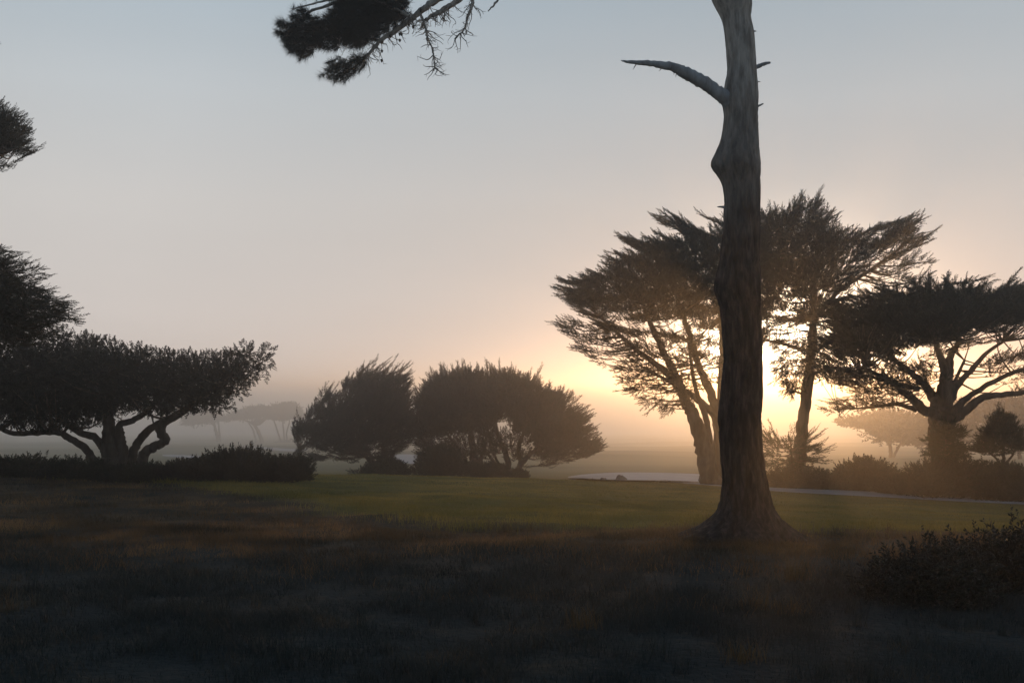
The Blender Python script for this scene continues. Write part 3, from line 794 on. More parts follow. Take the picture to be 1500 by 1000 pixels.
# young conifers
c5 = lambda L: S(L, 1100, 580, 0.2667)
young = "young bushy conifers among the shrubs on the right"
tree("young_conifer", "young conifer with tiers of drooping sprays at the foot of the slim straight trunk", "conifer", young, 34.5,
     [[(1160, 700, 3), (1160, 670, 2), (1158, 645, 1)]],
     [dict(poly=c5([(60, 210), (110, 200), (150, 215), (185, 200), (195, 235), (300, 190), (320, 200), (300, 240), (380, 220), (330, 265), (425, 295), (370, 320), (400, 350), (300, 400), (150, 410), (60, 400)]), n=34, k=15, pad=0.22, len=0.22, T=T_CONE, up=-0.02, outw=1.0, radw=0.5, thick=0.12, inset=0.8, over=0.03, nf=50, flen=.55, fw=.4, fup=-.05, fk=12)],
     (1155, 672), 41, D=0.9, mat_leaf=M["young"])
tree("young_conifer", "small ragged conifer clinging to the foot of the stout forking trunk", "conifer", young, 30.5,
     [[(1384, 690, 3), (1384, 655, 2), (1386, 625, 1)]],
     [dict(poly=c5([(1040, 170), (1085, 125), (1115, 170), (1188, 178), (1180, 215), (1130, 240), (1202, 285), (1200, 320), (1130, 350), (1000, 350), (958, 320), (985, 280), (965, 240), (1010, 215), (1010, 180)]), n=60, k=20, pad=0.18, len=0.2, T=T_CONE, up=0.05, outw=1.0, radw=0.5, thick=0.14, inset=0.9, over=0.03, nf=50, flen=.45, fw=.4, fup=0, fk=12)],
     (1384, 650), 42, D=0.6, mat_leaf=M["young"])
tree("young_conifer", "dark pointed young conifer with bare forked stems on the shrub mound near the right edge", "conifer", young, 30.3,
     [[(1469, 690, 3), (1470, 668, 2.4), (1468, 640, 2), (1465, 605, 1), (1463, 594, .5)], [(1467, 685, 2), (1460, 672, 1.6), (1448, 662, 1)], [(1472, 680, 2), (1482, 668, 1.6), (1488, 655, 1)]],
     [dict(poly=c5([(1358, 48), (1388, 58), (1380, 90), (1432, 98), (1464, 118), (1440, 150), (1494, 173), (1482, 210), (1540, 240), (1500, 260), (1560, 290), (1490, 312), (1440, 312), (1400, 330), (1350, 330), (1310, 330), (1260, 322), (1190, 280),
                    (1250, 270), (1232, 225), (1252, 200), (1300, 198), (1258, 170), (1320, 150), (1298, 105), (1345, 95)]), n=190, k=18, pad=0.12, len=0.14, T=T_CONE, up=0.15, outw=1.0, radw=0.5, thick=0.16, inset=1.5, over=0.0, nf=120, flen=.24, fw=.4, fup=.05, fz=.7, fover=-.2, fk=10), dict(poly=[(1447, 640), (1455, 618), (1460, 598), (1463, 590), (1466, 598), (1472, 618), (1480, 640)], n=30, k=12, pad=0.05, len=0.12, T=T_CONE, D=.25, up=0.35, outw=0.8, radw=0.6, inset=.3, over=0.01),
      dict(poly=[(1424, 660), (1418, 656), (1432, 648), (1450, 652), (1450, 664)], n=12, k=14, pad=0.08, len=0.15, T=T_CONE, D=.3, up=0.05, inset=.3, over=0.02), dict(poly=[(1436, 634), (1446, 626), (1456, 630), (1452, 642)], n=10, k=14, pad=0.07, len=0.14, T=T_CONE, D=.3, up=0.05, inset=.3, over=0.02),
      dict(poly=[(1482, 652), (1496, 640), (1508, 644), (1500, 660)], n=12, k=14, pad=0.08, len=0.15, T=T_CONE, D=.3, up=0.05, inset=.3, over=0.02)],
     (1466, 662), 43, D=0.8, mat_leaf=M["young"])

# ------------------------------------------------------------------ shrubs
def shrub(label, Y, poly, seed, mat="shrub", n=60, k=52, pad=0.30, ln=0.15, T=T_TUFT, D=0.9, group=None, name="shrub", up=0.3, low=0.0):
    rng = np.random.default_rng(seed)
    p = np.asarray(poly, float)
    cx = p[:, 0].mean(); by = p[:, 1].max()
    if low: p = np.where(np.arange(2) == 1, by - (by - p) * low, p)
    poly = [tuple(q) for q in p]
    limbs = [[(cx - 2, by + 4, 1.6), (cx - 3, by - 8, 1.2), (cx - 10, by - 16, .8)], [(cx + 2, by + 4, 1.6), (cx + 4, by - 8, 1.2), (cx + 12, by - 16, .8)]]
    r = tree(name, label, "shrub", group, Y, limbs,
             [dict(poly=poly, n=n, k=k, pad=pad, len=ln, T=T, up=up, outw=0.7, radw=0.6, thick=0.4, inset=0.9, over=0.05, flat=0.2, twigs=False)],
             (cx, by + 6), seed, D=D, mat_leaf=M[mat], part_trunk="stems", part_crown="foliage")
    return r

lg = "low dark shrubs forming the hedge under the left tree"
shrub("tall dark shrub at the left end of the hedge, rounded at its top", 28.2, [(-70, 715), (-60, 672), (-20, 668), (0, 667), (20, 662), (48, 662), (70, 672), (92, 680), (98, 715)], 51, n=70, D=1.0, group=lg, low=0.84)
shrub("low dark shrub in the hedge just left of the stems of the spreading tree", 27.6, [(62, 715), (66, 676), (90, 666), (120, 668), (150, 676), (166, 690), (166, 715)], 52, n=50, D=0.8, group=lg, low=0.84)
shrub("lowest shrub of the hedge, right in front of the spreading tree's stems", 27.2, [(140, 716), (146, 692), (170, 682), (205, 676), (222, 684), (232, 700), (232, 716)], 53, n=46, D=0.8, group=lg, low=0.84)
shrub("brownish shrub in the hedge right of the S-bent stem", 27.8, [(215, 714), (220, 684), (245, 676), (270, 671), (300, 668), (314, 675), (318, 714)], 54, n=56, D=0.8, group=lg, low=0.86, mat="heath")
shrub("heathy shrub in the hedge with thin twigs standing up from its top", 28.0, [(300, 712), (302, 676), (325, 668), (345, 662), (365, 664), (384, 670), (392, 712)], 55, n=56, D=0.8, group=lg, low=0.86, mat="heath", T=T_HEATH, ln=0.34, up=1.6)
shrub("shrub at the right end of the hedge with a steep rounded flank", 28.2, [(376, 710), (378, 674), (395, 668), (420, 667), (440, 666), (450, 676), (455, 695), (454, 708)], 56, n=64, D=0.8, group=lg, low=0.86, mat="heath")
mg = "shrubs at the feet of the middle cypresses"
shrub("low rounded shrub under the left middle cypress with a flat tail to its left", 51.0, [(500, 702), (505, 690), (528, 688), (545, 680), (565, 675), (580, 676), (598, 688), (604, 702)], 61, n=54, D=1.1, pad=0.42, ln=0.21, group=mg)
shrub("tallest shrub at the feet of the middle cypresses, heaped between two of their trunks", 50.6, [(604, 702), (608, 680), (618, 662), (645, 652), (664, 656), (682, 676), (700, 682), (702, 702)], 62, n=64, D=1.2, pad=0.42, ln=0.21, group=mg)
shrub("small shrub right of the tallest one at the feet of the middle cypresses", 50.2, [(690, 702), (694, 688), (715, 680), (738, 684), (750, 702)], 63, n=34, D=0.8, pad=0.42, ln=0.21, group=mg)
shrub("thin strip of creeping shrub beside the forked stems of the right middle cypress", 49.6, [(726, 704), (730, 697), (752, 693), (766, 694), (777, 700), (777, 704)], 64, n=20, pad=0.34, ln=0.2, D=0.7, group=mg)
rg = "shrubs along the far side of the path"
shrub("shrub beside the path nearest the bare pine trunk, below the slim straight trunk", 32.6, [(1126, 724), (1130, 690), (1150, 689), (1180, 687), (1205, 690), (1228, 694), (1240, 724)], 71, n=64, D=0.8, group=rg, low=0.97, mat="heath")
shrub("smooth dome-shaped shrub beside the path in the glow", 32.4, [(1222, 726), (1228, 690), (1245, 679), (1262, 674), (1282, 674), (1300, 680), (1308, 692), (1306, 726)], 72, n=70, D=0.9, group=rg, low=0.97, mat="heath", ln=0.18)
shrub("lower shrub beside the path between the dome-shaped shrub and the long mound", 31.6, [(1285, 728), (1290, 702), (1310, 697), (1328, 695), (1350, 696), (1360, 728)], 73, n=50, D=0.8, group=rg, low=0.97, mat="heath")
shrub("long mounded shrub beside the path at the foot of the stout forking trunk", 30.6, [(1332, 732), (1337, 690), (1352, 680), (1372, 673), (1400, 672), (1425, 676), (1446, 686), (1450, 732)], 74, n=90, D=1.0, group=rg, low=0.97, mat="heath")
shrub("darkest shrub beside the path, under the pointed young conifer", 29.4, [(1425, 738), (1430, 686), (1455, 680), (1480, 682), (1510, 690), (1545, 700), (1550, 738)], 75, n=90, D=1.0, group=rg)

# ------------------------------------------------------------------ far trees in the haze
c6 = lambda L: S(L, 240, 570, 0.16)
def fl(L): return [(240 + q[0] * .16, 570 + q[1] * .16, q[2] * .16) for q in L]
fk = dict(T=T_FAR, up=0.1, outw=0.8, radw=0.7, thick=0.12, inset=0.7, over=0.2)
fg = "faint hazy trees far off on the left"
FY = 450.0
tree("hazy_tree", "leftmost of the hazy far trees, flat crown on a leaning double trunk", "tree", fg, FY,
     [fl([(520, 520, 18), (510, 490, 17), (480, 400, 14), (460, 310, 10), (430, 250, 6)]), fl([(512, 470, 9), (508, 400, 9), (500, 290, 7), (510, 250, 4)]), fl([(470, 340, 8), (400, 290, 6), (300, 280, 3)])],
     [dict(poly=c6([(190, 290), (250, 255), (270, 205), (330, 190), (420, 205), (520, 235), (560, 280), (480, 310), (400, 315), (340, 322), (280, 342), (185, 337), (230, 312)]), n=90, k=30, pad=2.7, len=1.9, D=8, **fk)], (470, 615), 81, twig=0.12)
tree("hazy_tree", "middle one of the hazy far trees, its trunks arching left under a long flat crown", "tree", fg, FY - 6,
     [fl([(915, 520, 20), (900, 480, 18), (870, 400, 16), (830, 330, 13), (770, 295, 9), (680, 260, 5)]), fl([(855, 520, 9), (845, 480, 8), (820, 380, 8), (780, 310, 6), (760, 270, 4)])],
     [dict(poly=c6([(520, 285), (600, 240), (690, 203), (800, 170), (900, 160), (990, 180), (1010, 240), (960, 267), (850, 272), (760, 292), (640, 292), (560, 300)]), n=90, k=30, pad=2.7, len=1.9, D=8, **fk)], (375, 618), 82, twig=0.12)
tree("hazy_tree", "rightmost of the hazy far trees, rounded crown on several slim upright trunks", "tree", fg, FY - 12,
     [fl([(1080, 510, 9), (1070, 475, 8), (1020, 320, 7), (1000, 270, 4)]), fl([(1110, 510, 9), (1105, 470, 7), (1090, 310, 6), (1090, 240, 3)]), fl([(1132, 515, 10), (1128, 470, 8), (1124, 400, 7), (1147, 310, 6), (1160, 230, 3)])],
     [dict(poly=c6([(930, 265), (960, 185), (1020, 160), (1060, 140), (1150, 130), (1190, 145), (1222, 190), (1252, 230), (1230, 280), (1150, 302), (1060, 312), (1000, 290)]), n=90, k=30, pad=2.7, len=1.9, D=8, **fk)], (420, 622), 83, twig=0.12)
tree("hazy_shrub", "faint low bush mound at the foot of the rightmost hazy far tree", "shrub", None, FY - 20,
     [fl([(1130, 570, 5), (1132, 545, 4), (1140, 530, 2)])],
     [dict(poly=c6([(1000, 540), (1060, 492), (1150, 485), (1220, 512), (1260, 552), (1130, 570), (1020, 560)]), n=40, k=24, pad=2.2, len=1.8, D=6, **fk)], (420, 662), 84, part_trunk="stems", part_crown="foliage", twig=0.1)
def gl(L): return [(1100 + q[0] * .2667, 580 + q[1] * .2667, q[2] * .2667) for q in L]
hg = "hazy trees behind the shrubs on the right"
tree("hazy_tree", "hazy tree in golden light left of the stout trunk, flat crown swept left", "tree", hg, 125.0,
     [gl([(772, 370, 12), (770, 330, 11), (765, 280, 10), (760, 220, 7), (740, 180, 4)]), gl([(778, 345, 7), (795, 310, 7), (822, 262, 6), (850, 220, 4)])],
     [dict(poly=c5([(498, 160), (560, 122), (700, 102), (800, 100), (900, 112), (960, 150), (1010, 200), (990, 250), (920, 290), (840, 262), (780, 272), (700, 257), (645, 230), (700, 210), (640, 200), (560, 196)]), n=110, k=26, pad=1.4, len=1.1, D=4.5, **fk)], (1305, 650), 85, twig=0.07)
tree("hazy_tree", "hazy tree glimpsed between the stout forking trunk and the pointed young conifer", "tree", hg, 112.0,
     [gl([(1165, 380, 14), (1162, 330, 12), (1162, 240, 9), (1180, 180, 5)])],
     [dict(poly=c5([(1000, 210), (1050, 150), (1130, 90), (1200, 40), (1280, 30), (1330, 60), (1350, 120), (1260, 125), (1190, 128), (1150, 180), (1260, 200), (1220, 260), (1150, 250), (1050, 270)]), n=90, k=26, pad=1.2, len=1.0, D=4, **fk)], (1408, 650), 86, twig=0.07)
tree("hazy_tree", "broad hazy tree behind the pointed young conifer at the right edge", "tree", hg, 105.0,
     [gl([(1480, 390, 14), (1478, 340, 12), (1470, 250, 9), (1460, 150, 5)]), gl([(1600, 400, 14), (1598, 340, 12), (1590, 200, 9)])],
     [dict(poly=c5([(1280, 40), (1380, 22), (1500, 18), (1650, 35), (1760, 90), (1750, 250), (1650, 300), (1540, 270), (1440, 280), (1340, 240), (1290, 150)]), n=130, k=28, pad=1.3, len=1.0, D=4.5, **fk)], (1490, 650), 87, twig=0.07)

# ------------------------------------------------------------------ rocks by the bunker
def rock(label, px, py, w, h, Y, seed):
    p = at(px, py, Y)
    rng = np.random.default_rng(seed)
    W_, H_ = w / F * Y / 2, h / F * Y
    gz = float(ground(p[0], Y))
    top = p[2] + H_
    nu, nv = 18, 10
    V = []
    for i in range(nv + 1):
        ph = math.pi / 2 * i / nv
        for j in range(nu):
            th = 2 * math.pi * j / nu
            k = 1 + 0.28 * mnoise.noise(Vector((math.cos(th) * 1.7 + seed, math.sin(th) * 1.7, ph * 1.6))) + 0.12 * mnoise.noise(Vector((math.cos(th) * 4 + seed, math.sin(th) * 4, ph * 4)))
            V.append([p[0] + W_ * math.cos(ph) ** 0.7 * math.cos(th) * k, Y + W_ * 0.8 * math.cos(ph) ** 0.7 * math.sin(th) * k, gz - 0.1 + (top - gz + 0.1) * math.sin(ph) * k])
    Q = []
    for i in range(nv):
        for j in range(nu):
            a_ = i * nu + j; b_ = i * nu + (j + 1) % nu
            Q.append([a_, b_, b_ + nu, a_ + nu])
    o = link_mesh("rock", np.array(V) - np.array([p[0], Y, gz]), Q, M["rock"])
    o.location = (p[0], Y, gz)
    tag(o, label, "rock", "rocks along the near edge of the sand bunker")
rock("low flat rock at the left end of the bunker edge", 838, 706, 22, 4, 40.5, 1)
rock("small pointed rock second from the left at the bunker edge", 868, 706, 12, 5, 40.5, 2)
rock("jagged rock just left of the largest one at the bunker edge", 884, 706, 14, 5, 40.3, 3)
rock("largest rock at the bunker edge, rounded and tallest", 909, 706, 22, 8, 40.2, 4)
rock("wide low rock at the bunker edge nearest the leaning cypress trunk", 975, 708, 24, 4, 39.5, 5)

# ------------------------------------------------------------------ the tall pine in front
PY = 14.0
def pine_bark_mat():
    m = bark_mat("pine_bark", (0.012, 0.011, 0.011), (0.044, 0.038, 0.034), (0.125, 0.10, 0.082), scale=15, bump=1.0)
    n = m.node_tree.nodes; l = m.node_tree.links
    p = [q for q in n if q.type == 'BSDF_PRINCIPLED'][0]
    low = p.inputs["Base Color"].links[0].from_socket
    # greyer bark higher up; brighter light above and shade below painted into the colour
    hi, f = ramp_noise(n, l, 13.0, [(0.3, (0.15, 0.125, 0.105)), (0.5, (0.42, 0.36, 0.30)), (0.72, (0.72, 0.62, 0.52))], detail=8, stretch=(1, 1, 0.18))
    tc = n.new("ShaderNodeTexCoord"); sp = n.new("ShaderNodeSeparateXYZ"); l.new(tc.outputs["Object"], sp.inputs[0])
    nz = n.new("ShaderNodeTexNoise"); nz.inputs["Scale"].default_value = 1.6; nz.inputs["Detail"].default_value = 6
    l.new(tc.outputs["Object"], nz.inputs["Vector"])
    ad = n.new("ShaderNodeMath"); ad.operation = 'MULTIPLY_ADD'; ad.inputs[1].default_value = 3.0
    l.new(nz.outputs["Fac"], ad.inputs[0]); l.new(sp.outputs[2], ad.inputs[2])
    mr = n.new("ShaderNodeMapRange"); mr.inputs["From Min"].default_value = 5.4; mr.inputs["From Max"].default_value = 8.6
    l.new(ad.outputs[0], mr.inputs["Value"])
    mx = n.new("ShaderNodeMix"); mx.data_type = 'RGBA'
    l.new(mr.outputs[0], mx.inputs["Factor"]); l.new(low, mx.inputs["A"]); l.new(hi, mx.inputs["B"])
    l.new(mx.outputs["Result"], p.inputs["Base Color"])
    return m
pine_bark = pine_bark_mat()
dead_wood = bark_mat("dead_wood", (0.20, 0.19, 0.18), (0.34, 0.33, 0.32), (0.48, 0.47, 0.46), scale=9, bump=0.5)
prof = [(-260, 985, 1030), (-180, 1000, 1050), (-110, 1012, 1068), (-50, 1028, 1088), (0, 1043, 1101), (12, 1049, 1102), (25, 1057, 1100), (50, 1061, 1105), (100, 1066, 1108), (130, 1061, 1110), (150, 1058, 1110), (170, 1061, 1110), (200, 1057, 1111), (222, 1049, 1112), (238, 1041, 1114),
        (247, 1042, 1115), (258, 1053, 1113), (275, 1059, 1113), (300, 1061, 1113), (350, 1058, 1113), (385, 1054, 1113), (410, 1047, 1114), (425, 1046, 1114), (445, 1054, 1114), (470, 1057, 1115), (500, 1059, 1116), (568, 1058, 1117), (600, 1054, 1116), (620, 1053, 1115), (650, 1055, 1116),
        (704, 1058, 1125), (738, 1055, 1131), (752, 1049, 1137), (764, 1036, 1145), (774, 1021, 1153), (784, 1004, 1165), (795, 985, 1182), (815, 950, 1215)]
prof = np.array(prof, float)
rows = np.concatenate([np.arange(-260, 700, 2.4), np.arange(700, 816, 1.6)])
Lx = np.interp(rows, prof[:, 0], prof[:, 1]); Rx = np.interp(rows, prof[:, 0], prof[:, 2])
kk = np.exp(-0.5 * (np.arange(-4, 5) / 2.0) ** 2); kk /= kk.sum()
Lx = np.convolve(np.pad(Lx, 4, mode='edge'), kk, mode='valid'); Rx = np.convolve(np.pad(Rx, 4, mode='edge'), kk, mode='valid')
nseg = 128
V = []
tx = (1090 - 750) / F * PY
tgz = float(ground(tx, PY))
for i, rw in enumerate(rows):
    cx = ((Lx[i] + Rx[i]) / 2 - 750) / F * PY; r = (Rx[i] - Lx[i]) / 2 / F * PY
    z = (HOR - rw) / F * PY + CAMZ
    if rw > 760: z = z - 0.0
    fl_ = max(0.0, (rw - 740) / 75.0)
    for j in range(nseg):
        th = 2 * math.pi * j / nseg
        c_, s_ = math.cos(th), math.sin(th)
        tw = th + 0.12 * z
        cv = Vector((math.cos(tw) * 5.0, math.sin(tw) * 5.0, z * 0.9))
        ridge = abs(mnoise.noise(cv)) * 2 - 0.35
        fine = mnoise.noise(Vector((math.cos(tw) * 14, math.sin(tw) * 14, z * 3.5)))
        lump = mnoise.noise(Vector((c_ * 1.2 + 7, s_ * 1.2, z * 1.1)))
        wv_ = mnoise.noise(Vector((c_ * 3, s_ * 3, z * 2))) * 0.5
        vd = mnoise.voronoi(Vector((math.cos(tw) * 4.6 + wv_, math.sin(tw) * 4.6 + wv_, z * 1.5 + wv_)))[0]
        crack = min(1.0, (vd[1] - vd[0]) * 3.2)
        bare = min(1.0, max(0.6, 1.25 - (z - 2.6) * 0.22))
        rr = r * (0.985 + bare * (0.095 * (crack - 0.8) + 0.03 * ridge + 0.03 * fine) + 0.04 * lump)
        rr *= 1 + fl_ * (0.20 * math.cos(5 * th + 0.8) + 0.10 * math.cos(9 * th + 2.0) + 0.15 * mnoise.noise(Vector((c_ * 2.5, s_ * 2.5, 3.0))))
        V.append([cx + rr * c_, PY + min(rr, 0.62 + 0.3 * rr) * s_, z])
V = np.array(V)
n_r = len(rows)
a = np.array([[i * nseg + j, i * nseg + (j + 1) % nseg, (i + 1) * nseg + (j + 1) % nseg, (i + 1) * nseg + j] for i in range(n_r - 1) for j in range(nseg)])
pine = empty("pine_tree", (tx, PY, tgz), "tall bare pine in the foreground with flared base and a dead limb on its left", "tree")
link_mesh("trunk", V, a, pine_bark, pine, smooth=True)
W = Wood()
dl = np.array([(1078, 158, 12), (1062, 146, 11), (1048, 138, 9.5), (1030, 127, 9.5), (1010, 118.5, 9), (995, 113, 8), (980, 108.5, 6.2), (955, 106, 4.6), (930, 105.5, 3.2), (912, 106, 1.8), (904, 106.5, 0.6)], float)
P = np.array([[*at(q[0], q[1], PY), q[2] / F * PY] for q in dl]); P[:, 1] -= np.linspace(0, 0.5, len(P))
C = catmull(P, 60); W.tube(C[:, :3] + np.random.default_rng(3).normal(0, .003, (60, 3)), C[:, 3] * (1 + 0.05 * np.sin(np.arange(60) * 1.9)), 16, 0.045, 5)
for k in range(16):                       # splinters of torn bark under the limb
    i = random.randint(14, 48); q = C[i]
    p0 = q[:3] + np.array([0, 0, -q[3] * 0.7]); p1 = p0 + np.array([random.uniform(-.06, .02), random.uniform(-.03, .03), -random.uniform(.02, .09)])
    W.tube(np.vstack([p0, (p0 + p1) / 2, p1]), [0.008, 0.006, 0.001], 4)
W.build("dead_limb", dead_wood, pine)
for pts in ([(1104, 99, 3.2), (1112, 97, 3), (1119, 94, 2.6), (1128, 92, 1.6)], [(1106, 157, 2), (1112, 155, 1.6), (1118, 152, .8)], [(1104, 121, 1.2), (1108, 120, 1), (1114, 120, .4)], [(1064, 304, 2.2), (1057, 303, 1.6), (1051, 303, .6)], [(1102, 46, 1.5), (1106, 46, 1), (1108, 46, .5)]):
    W = Wood(); P = np.array([[*at(q[0], q[1], PY), q[2] / F * PY] for q in pts]); C = catmull(P, 10)
    W.tube(C[:, :3], C[:, 3], 7, 0.12, 3); W.build("branch_stub", dead_wood, pine)

# overhanging bough
rng = np.random.default_rng(77)
bough_base = pine
W = Wood(); tips = []
def bl(pts, dy=0.0, n=None):
    P = np.array([[*at(q[0], q[1], PY), q[2] / F * PY] for q in pts]); P[:, 1] += dy if np.isscalar(dy) else np.asarray(dy)
    C = catmull(P, n or 6 * len(P)); C[:, 3] = np.maximum(C[:, 3], .0025)
    W.tube(C[:, :3] + rng.normal(0, .004, (len(C), 3)), C[:, 3], 7, 0.08, int(rng.integers(1e6)))
    return C
b1 = bl([(1030, -110, 14), (960, -120, 11), (860, -100, 9), (760, -62, 7.5), (690, -25, 6.2), (646, -3, 5.2), (621, 13, 4.6), (603, 28, 4), (578, 46, 3.5), (556, 61, 3), (545, 74, 2.5), (522, 96, 2), (492, 112, 1.2)])
b2 = bl([(690, -25, 5), (672, -2, 4.5), (650, 12, 4), (632, 22, 3), (622, 28, 2)], 0.05)
b3 = bl([(705, -40, 3), (694, 0, 2.8), (691, 15, 2.2), (684, 33, 1.7), (681, 46, 1.3), (666, 61, .7)], -0.1)
b4 = bl([(614, 18, 2), (620, 30, 2), (624, 45, 1.7), (627, 58, 1.4), (633, 70, 1.1), (636, 89, .8), (636, 104, .5)], 0.0)
b5 = bl([(780, -60, 3), (752, -20, 2.4), (734, 0, 1.8), (727, 12, 1.6), (715, 25, .8)], -0.2)
b6 = bl([(690, -25, 5), (640, -40, 4), (570, -30, 3.4), (500, -8, 2.6), (450, 15, 1.8), (420, 40, 1)], [0, .1, .2, .2, .1, .1])
b7 = bl([(560, 58, 2.4), (520, 50, 2), (480, 52, 1.6), (440, 70, 1)], 0.1)
b8 = bl([(600, 30, 2.6), (560, 10, 2.4), (520, 0, 2), (470, 10, 1.4), (430, 20, .8)], -0.15)
# bare hanging twigs with cones
cones = []
for B, lo, hi, m in ((b1, 36, 70, 44), (b2, 8, 29, 26), (b3, 8, 34, 26), (b4, 4, 40, 34), (b7, 2, 20, 10)):
    for _ in range(m):
        i = int(rng.integers(lo, min(hi, len(B) - 1)))
        L = rng.uniform(.10, .34); p = B[i][:3].copy(); d = np.array([rng.normal(0, .6), rng.normal(0, .6), -1.0 + rng.normal(0, .4)]); d /= np.linalg.norm(d)
        pts = [p]
        for s_ in range(5):
            d = d + rng.normal(0, .35, 3); d /= np.linalg.norm(d); p = p + d * L / 5; pts.append(p)
            if rng.random() < .45:
                d2 = d + rng.normal(0, .8, 3); d2 /= np.linalg.norm(d2); q = p + d2 * rng.uniform(.04, .1)
                W.tube(np.vstack([p, (p + q) / 2 + rng.normal(0, .006, 3), q]), [.003, .0025, .0015], 4)
        W.tube(catmull(np.array(pts), 10), np.linspace(.008, .0028, 10), 5)
        if rng.random() < .28: cones.append(p)
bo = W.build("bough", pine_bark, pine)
c7 = lambda L: S(L, 380, 0, 0.2533)
N1 = px_poly(c7([(95, 215), (105, 110), (140, 85), (180, 130), (205, 60), (260, 45), (305, 60), (310, 100), (370, 95), (408, 70), (415, 0), (415, -110), (850, -110), (885, 60), (860, 110), (800, 165), (720, 205), (650, 250), (600, 290), (480, 270), (430, 290),
                 (350, 280), (300, 310), (250, 348), (190, 335), (150, 280)]), PY)
N2 = px_poly(c7([(318, 455), (380, 400), (395, 340), (440, 330), (520, 330), (620, 290), (655, 320), (630, 380), (560, 430), (500, 478), (430, 482), (360, 468)]), PY)
nd = []
def tufts(poly, n, D, src, dens=70, ln=.115):
    pts = crown_points(poly, n, D, rng, inset=.085, flatz=1.0)
    pts[:, 1] += PY
    for p in pts:
        ax = p - np.array([src[0], PY, src[1]]); ax /= np.linalg.norm(ax) + 1e-9
        d = rng.normal(size=(dens, 3)) + ax * 1.1; d /= np.linalg.norm(d, axis=1)[:, None]
        L = ln * rng.uniform(.7, 1.15, dens)
        w = np.cross(d, rng.normal(size=(dens, 3))); w /= np.linalg.norm(w, axis=1)[:, None]
        b = p + d * .008 + ax * rng.uniform(-.05, .03, (dens, 1))
        nd.append(np.stack([b - w * .0022, b + w * .0022, b + d * L[:, None]], 1))
sx = at(640, 0, PY)
tufts(N1, 620, .40, (sx[0], sx[2]), dens=110)
tufts(N2, 80, .22, (sx[0], sx[2]), dens=70, ln=.10)
# tufts along the part of the bough above the frame
for B in (b1[:30], b6[8:]):
    for i in range(0, len(B), 2):
        p = B[i][:3] + np.array([0, rng.normal(0, .1), .12])
        d = rng.normal(size=(60, 3)) + np.array([-.4, 0, .8]); d /= np.linalg.norm(d, axis=1)[:, None]
        w = np.cross(d, rng.normal(size=(60, 3))); w /= np.linalg.norm(w, axis=1)[:, None]
        nd.append(np.stack([p - w * .0022, p + w * .0022, p + d * .11], 1))
nd = np.concatenate(nd); V = nd.reshape(-1, 3)
# sub-part of the bough: parent offset is zero, so place it against the bough
o = link_mesh("needles", V, np.arange(len(V)).reshape(-1, 3), M["pine"], bo)
for p in cones[:14]:
    W = Wood(); W.tube(np.array([p + [0, 0, .012], p + [0, 0, 0], p - [0, 0, .018], p - [0, 0, .034]]), [.008, .017, .016, .005], 8, .15, 4)
    W.build("pine_cone", M["bark"], bo)

# ------------------------------------------------------------------ leafy shrubs in the near right corner
ng = "near leafy shrubs in the dark right corner"
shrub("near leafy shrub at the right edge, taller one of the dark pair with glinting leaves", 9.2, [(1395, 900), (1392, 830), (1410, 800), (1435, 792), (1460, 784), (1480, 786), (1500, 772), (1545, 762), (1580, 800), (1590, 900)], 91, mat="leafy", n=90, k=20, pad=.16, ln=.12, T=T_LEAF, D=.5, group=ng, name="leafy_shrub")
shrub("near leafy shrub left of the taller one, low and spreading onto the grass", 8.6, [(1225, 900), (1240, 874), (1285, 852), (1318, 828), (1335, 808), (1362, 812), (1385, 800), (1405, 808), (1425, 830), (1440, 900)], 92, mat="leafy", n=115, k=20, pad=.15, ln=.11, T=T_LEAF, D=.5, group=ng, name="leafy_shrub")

# ------------------------------------------------------------------ grass
def grass_mat(name, stops, scale, tr):
    m, n, l, out = mat_new(name)
    c, f = ramp_noise(n, l, scale, stops, detail=6)
    p = n.new("ShaderNodeBsdfPrincipled"); p.inputs["Roughness"].default_value = 0.6; p.inputs["Specular IOR Level"].default_value = 0.2
    l.new(c, p.inputs["Base Color"])
    t = n.new("ShaderNodeBsdfTranslucent"); l.new(c, t.inputs["Color"])
    mx = n.new("ShaderNodeMixShader"); mx.inputs[0].default_value = tr
    l.new(p.outputs[0], mx.inputs[1]); l.new(t.outputs[0], mx.inputs[2]); l.new(mx.outputs[0], out.inputs["Surface"])
    return m
M["rough_grass"] = grass_mat("rough_grass", [(0.36, (0.035, 0.034, 0.022)), (0.5, (0.15, 0.09, 0.042)), (0.66, (0.40, 0.22, 0.095))], 0.55, 0.5)
M["lawn_grass"] = grass_mat("lawn_grass", [(0.28, (0.13, 0.125, 0.026)), (0.5, (0.26, 0.20, 0.048)), (0.72, (0.45, 0.32, 0.09))], 0.55, 0.6)
M["dry_grass"] = grass_mat("dry_grass", [(0.3, (0.07, 0.05, 0.024)), (0.7, (0.20, 0.13, 0.06))], 6, 0.25)

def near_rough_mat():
    m = grass_mat("near_rough_grass", [(0.32, (0.026, 0.036, 0.034)), (0.58, (0.046, 0.052, 0.043)), (0.78, (0.19, 0.12, 0.06))], 1.1, 0.2)  # near blades carry the same painted foreground shade
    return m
M["near_rough"] = near_rough_mat()

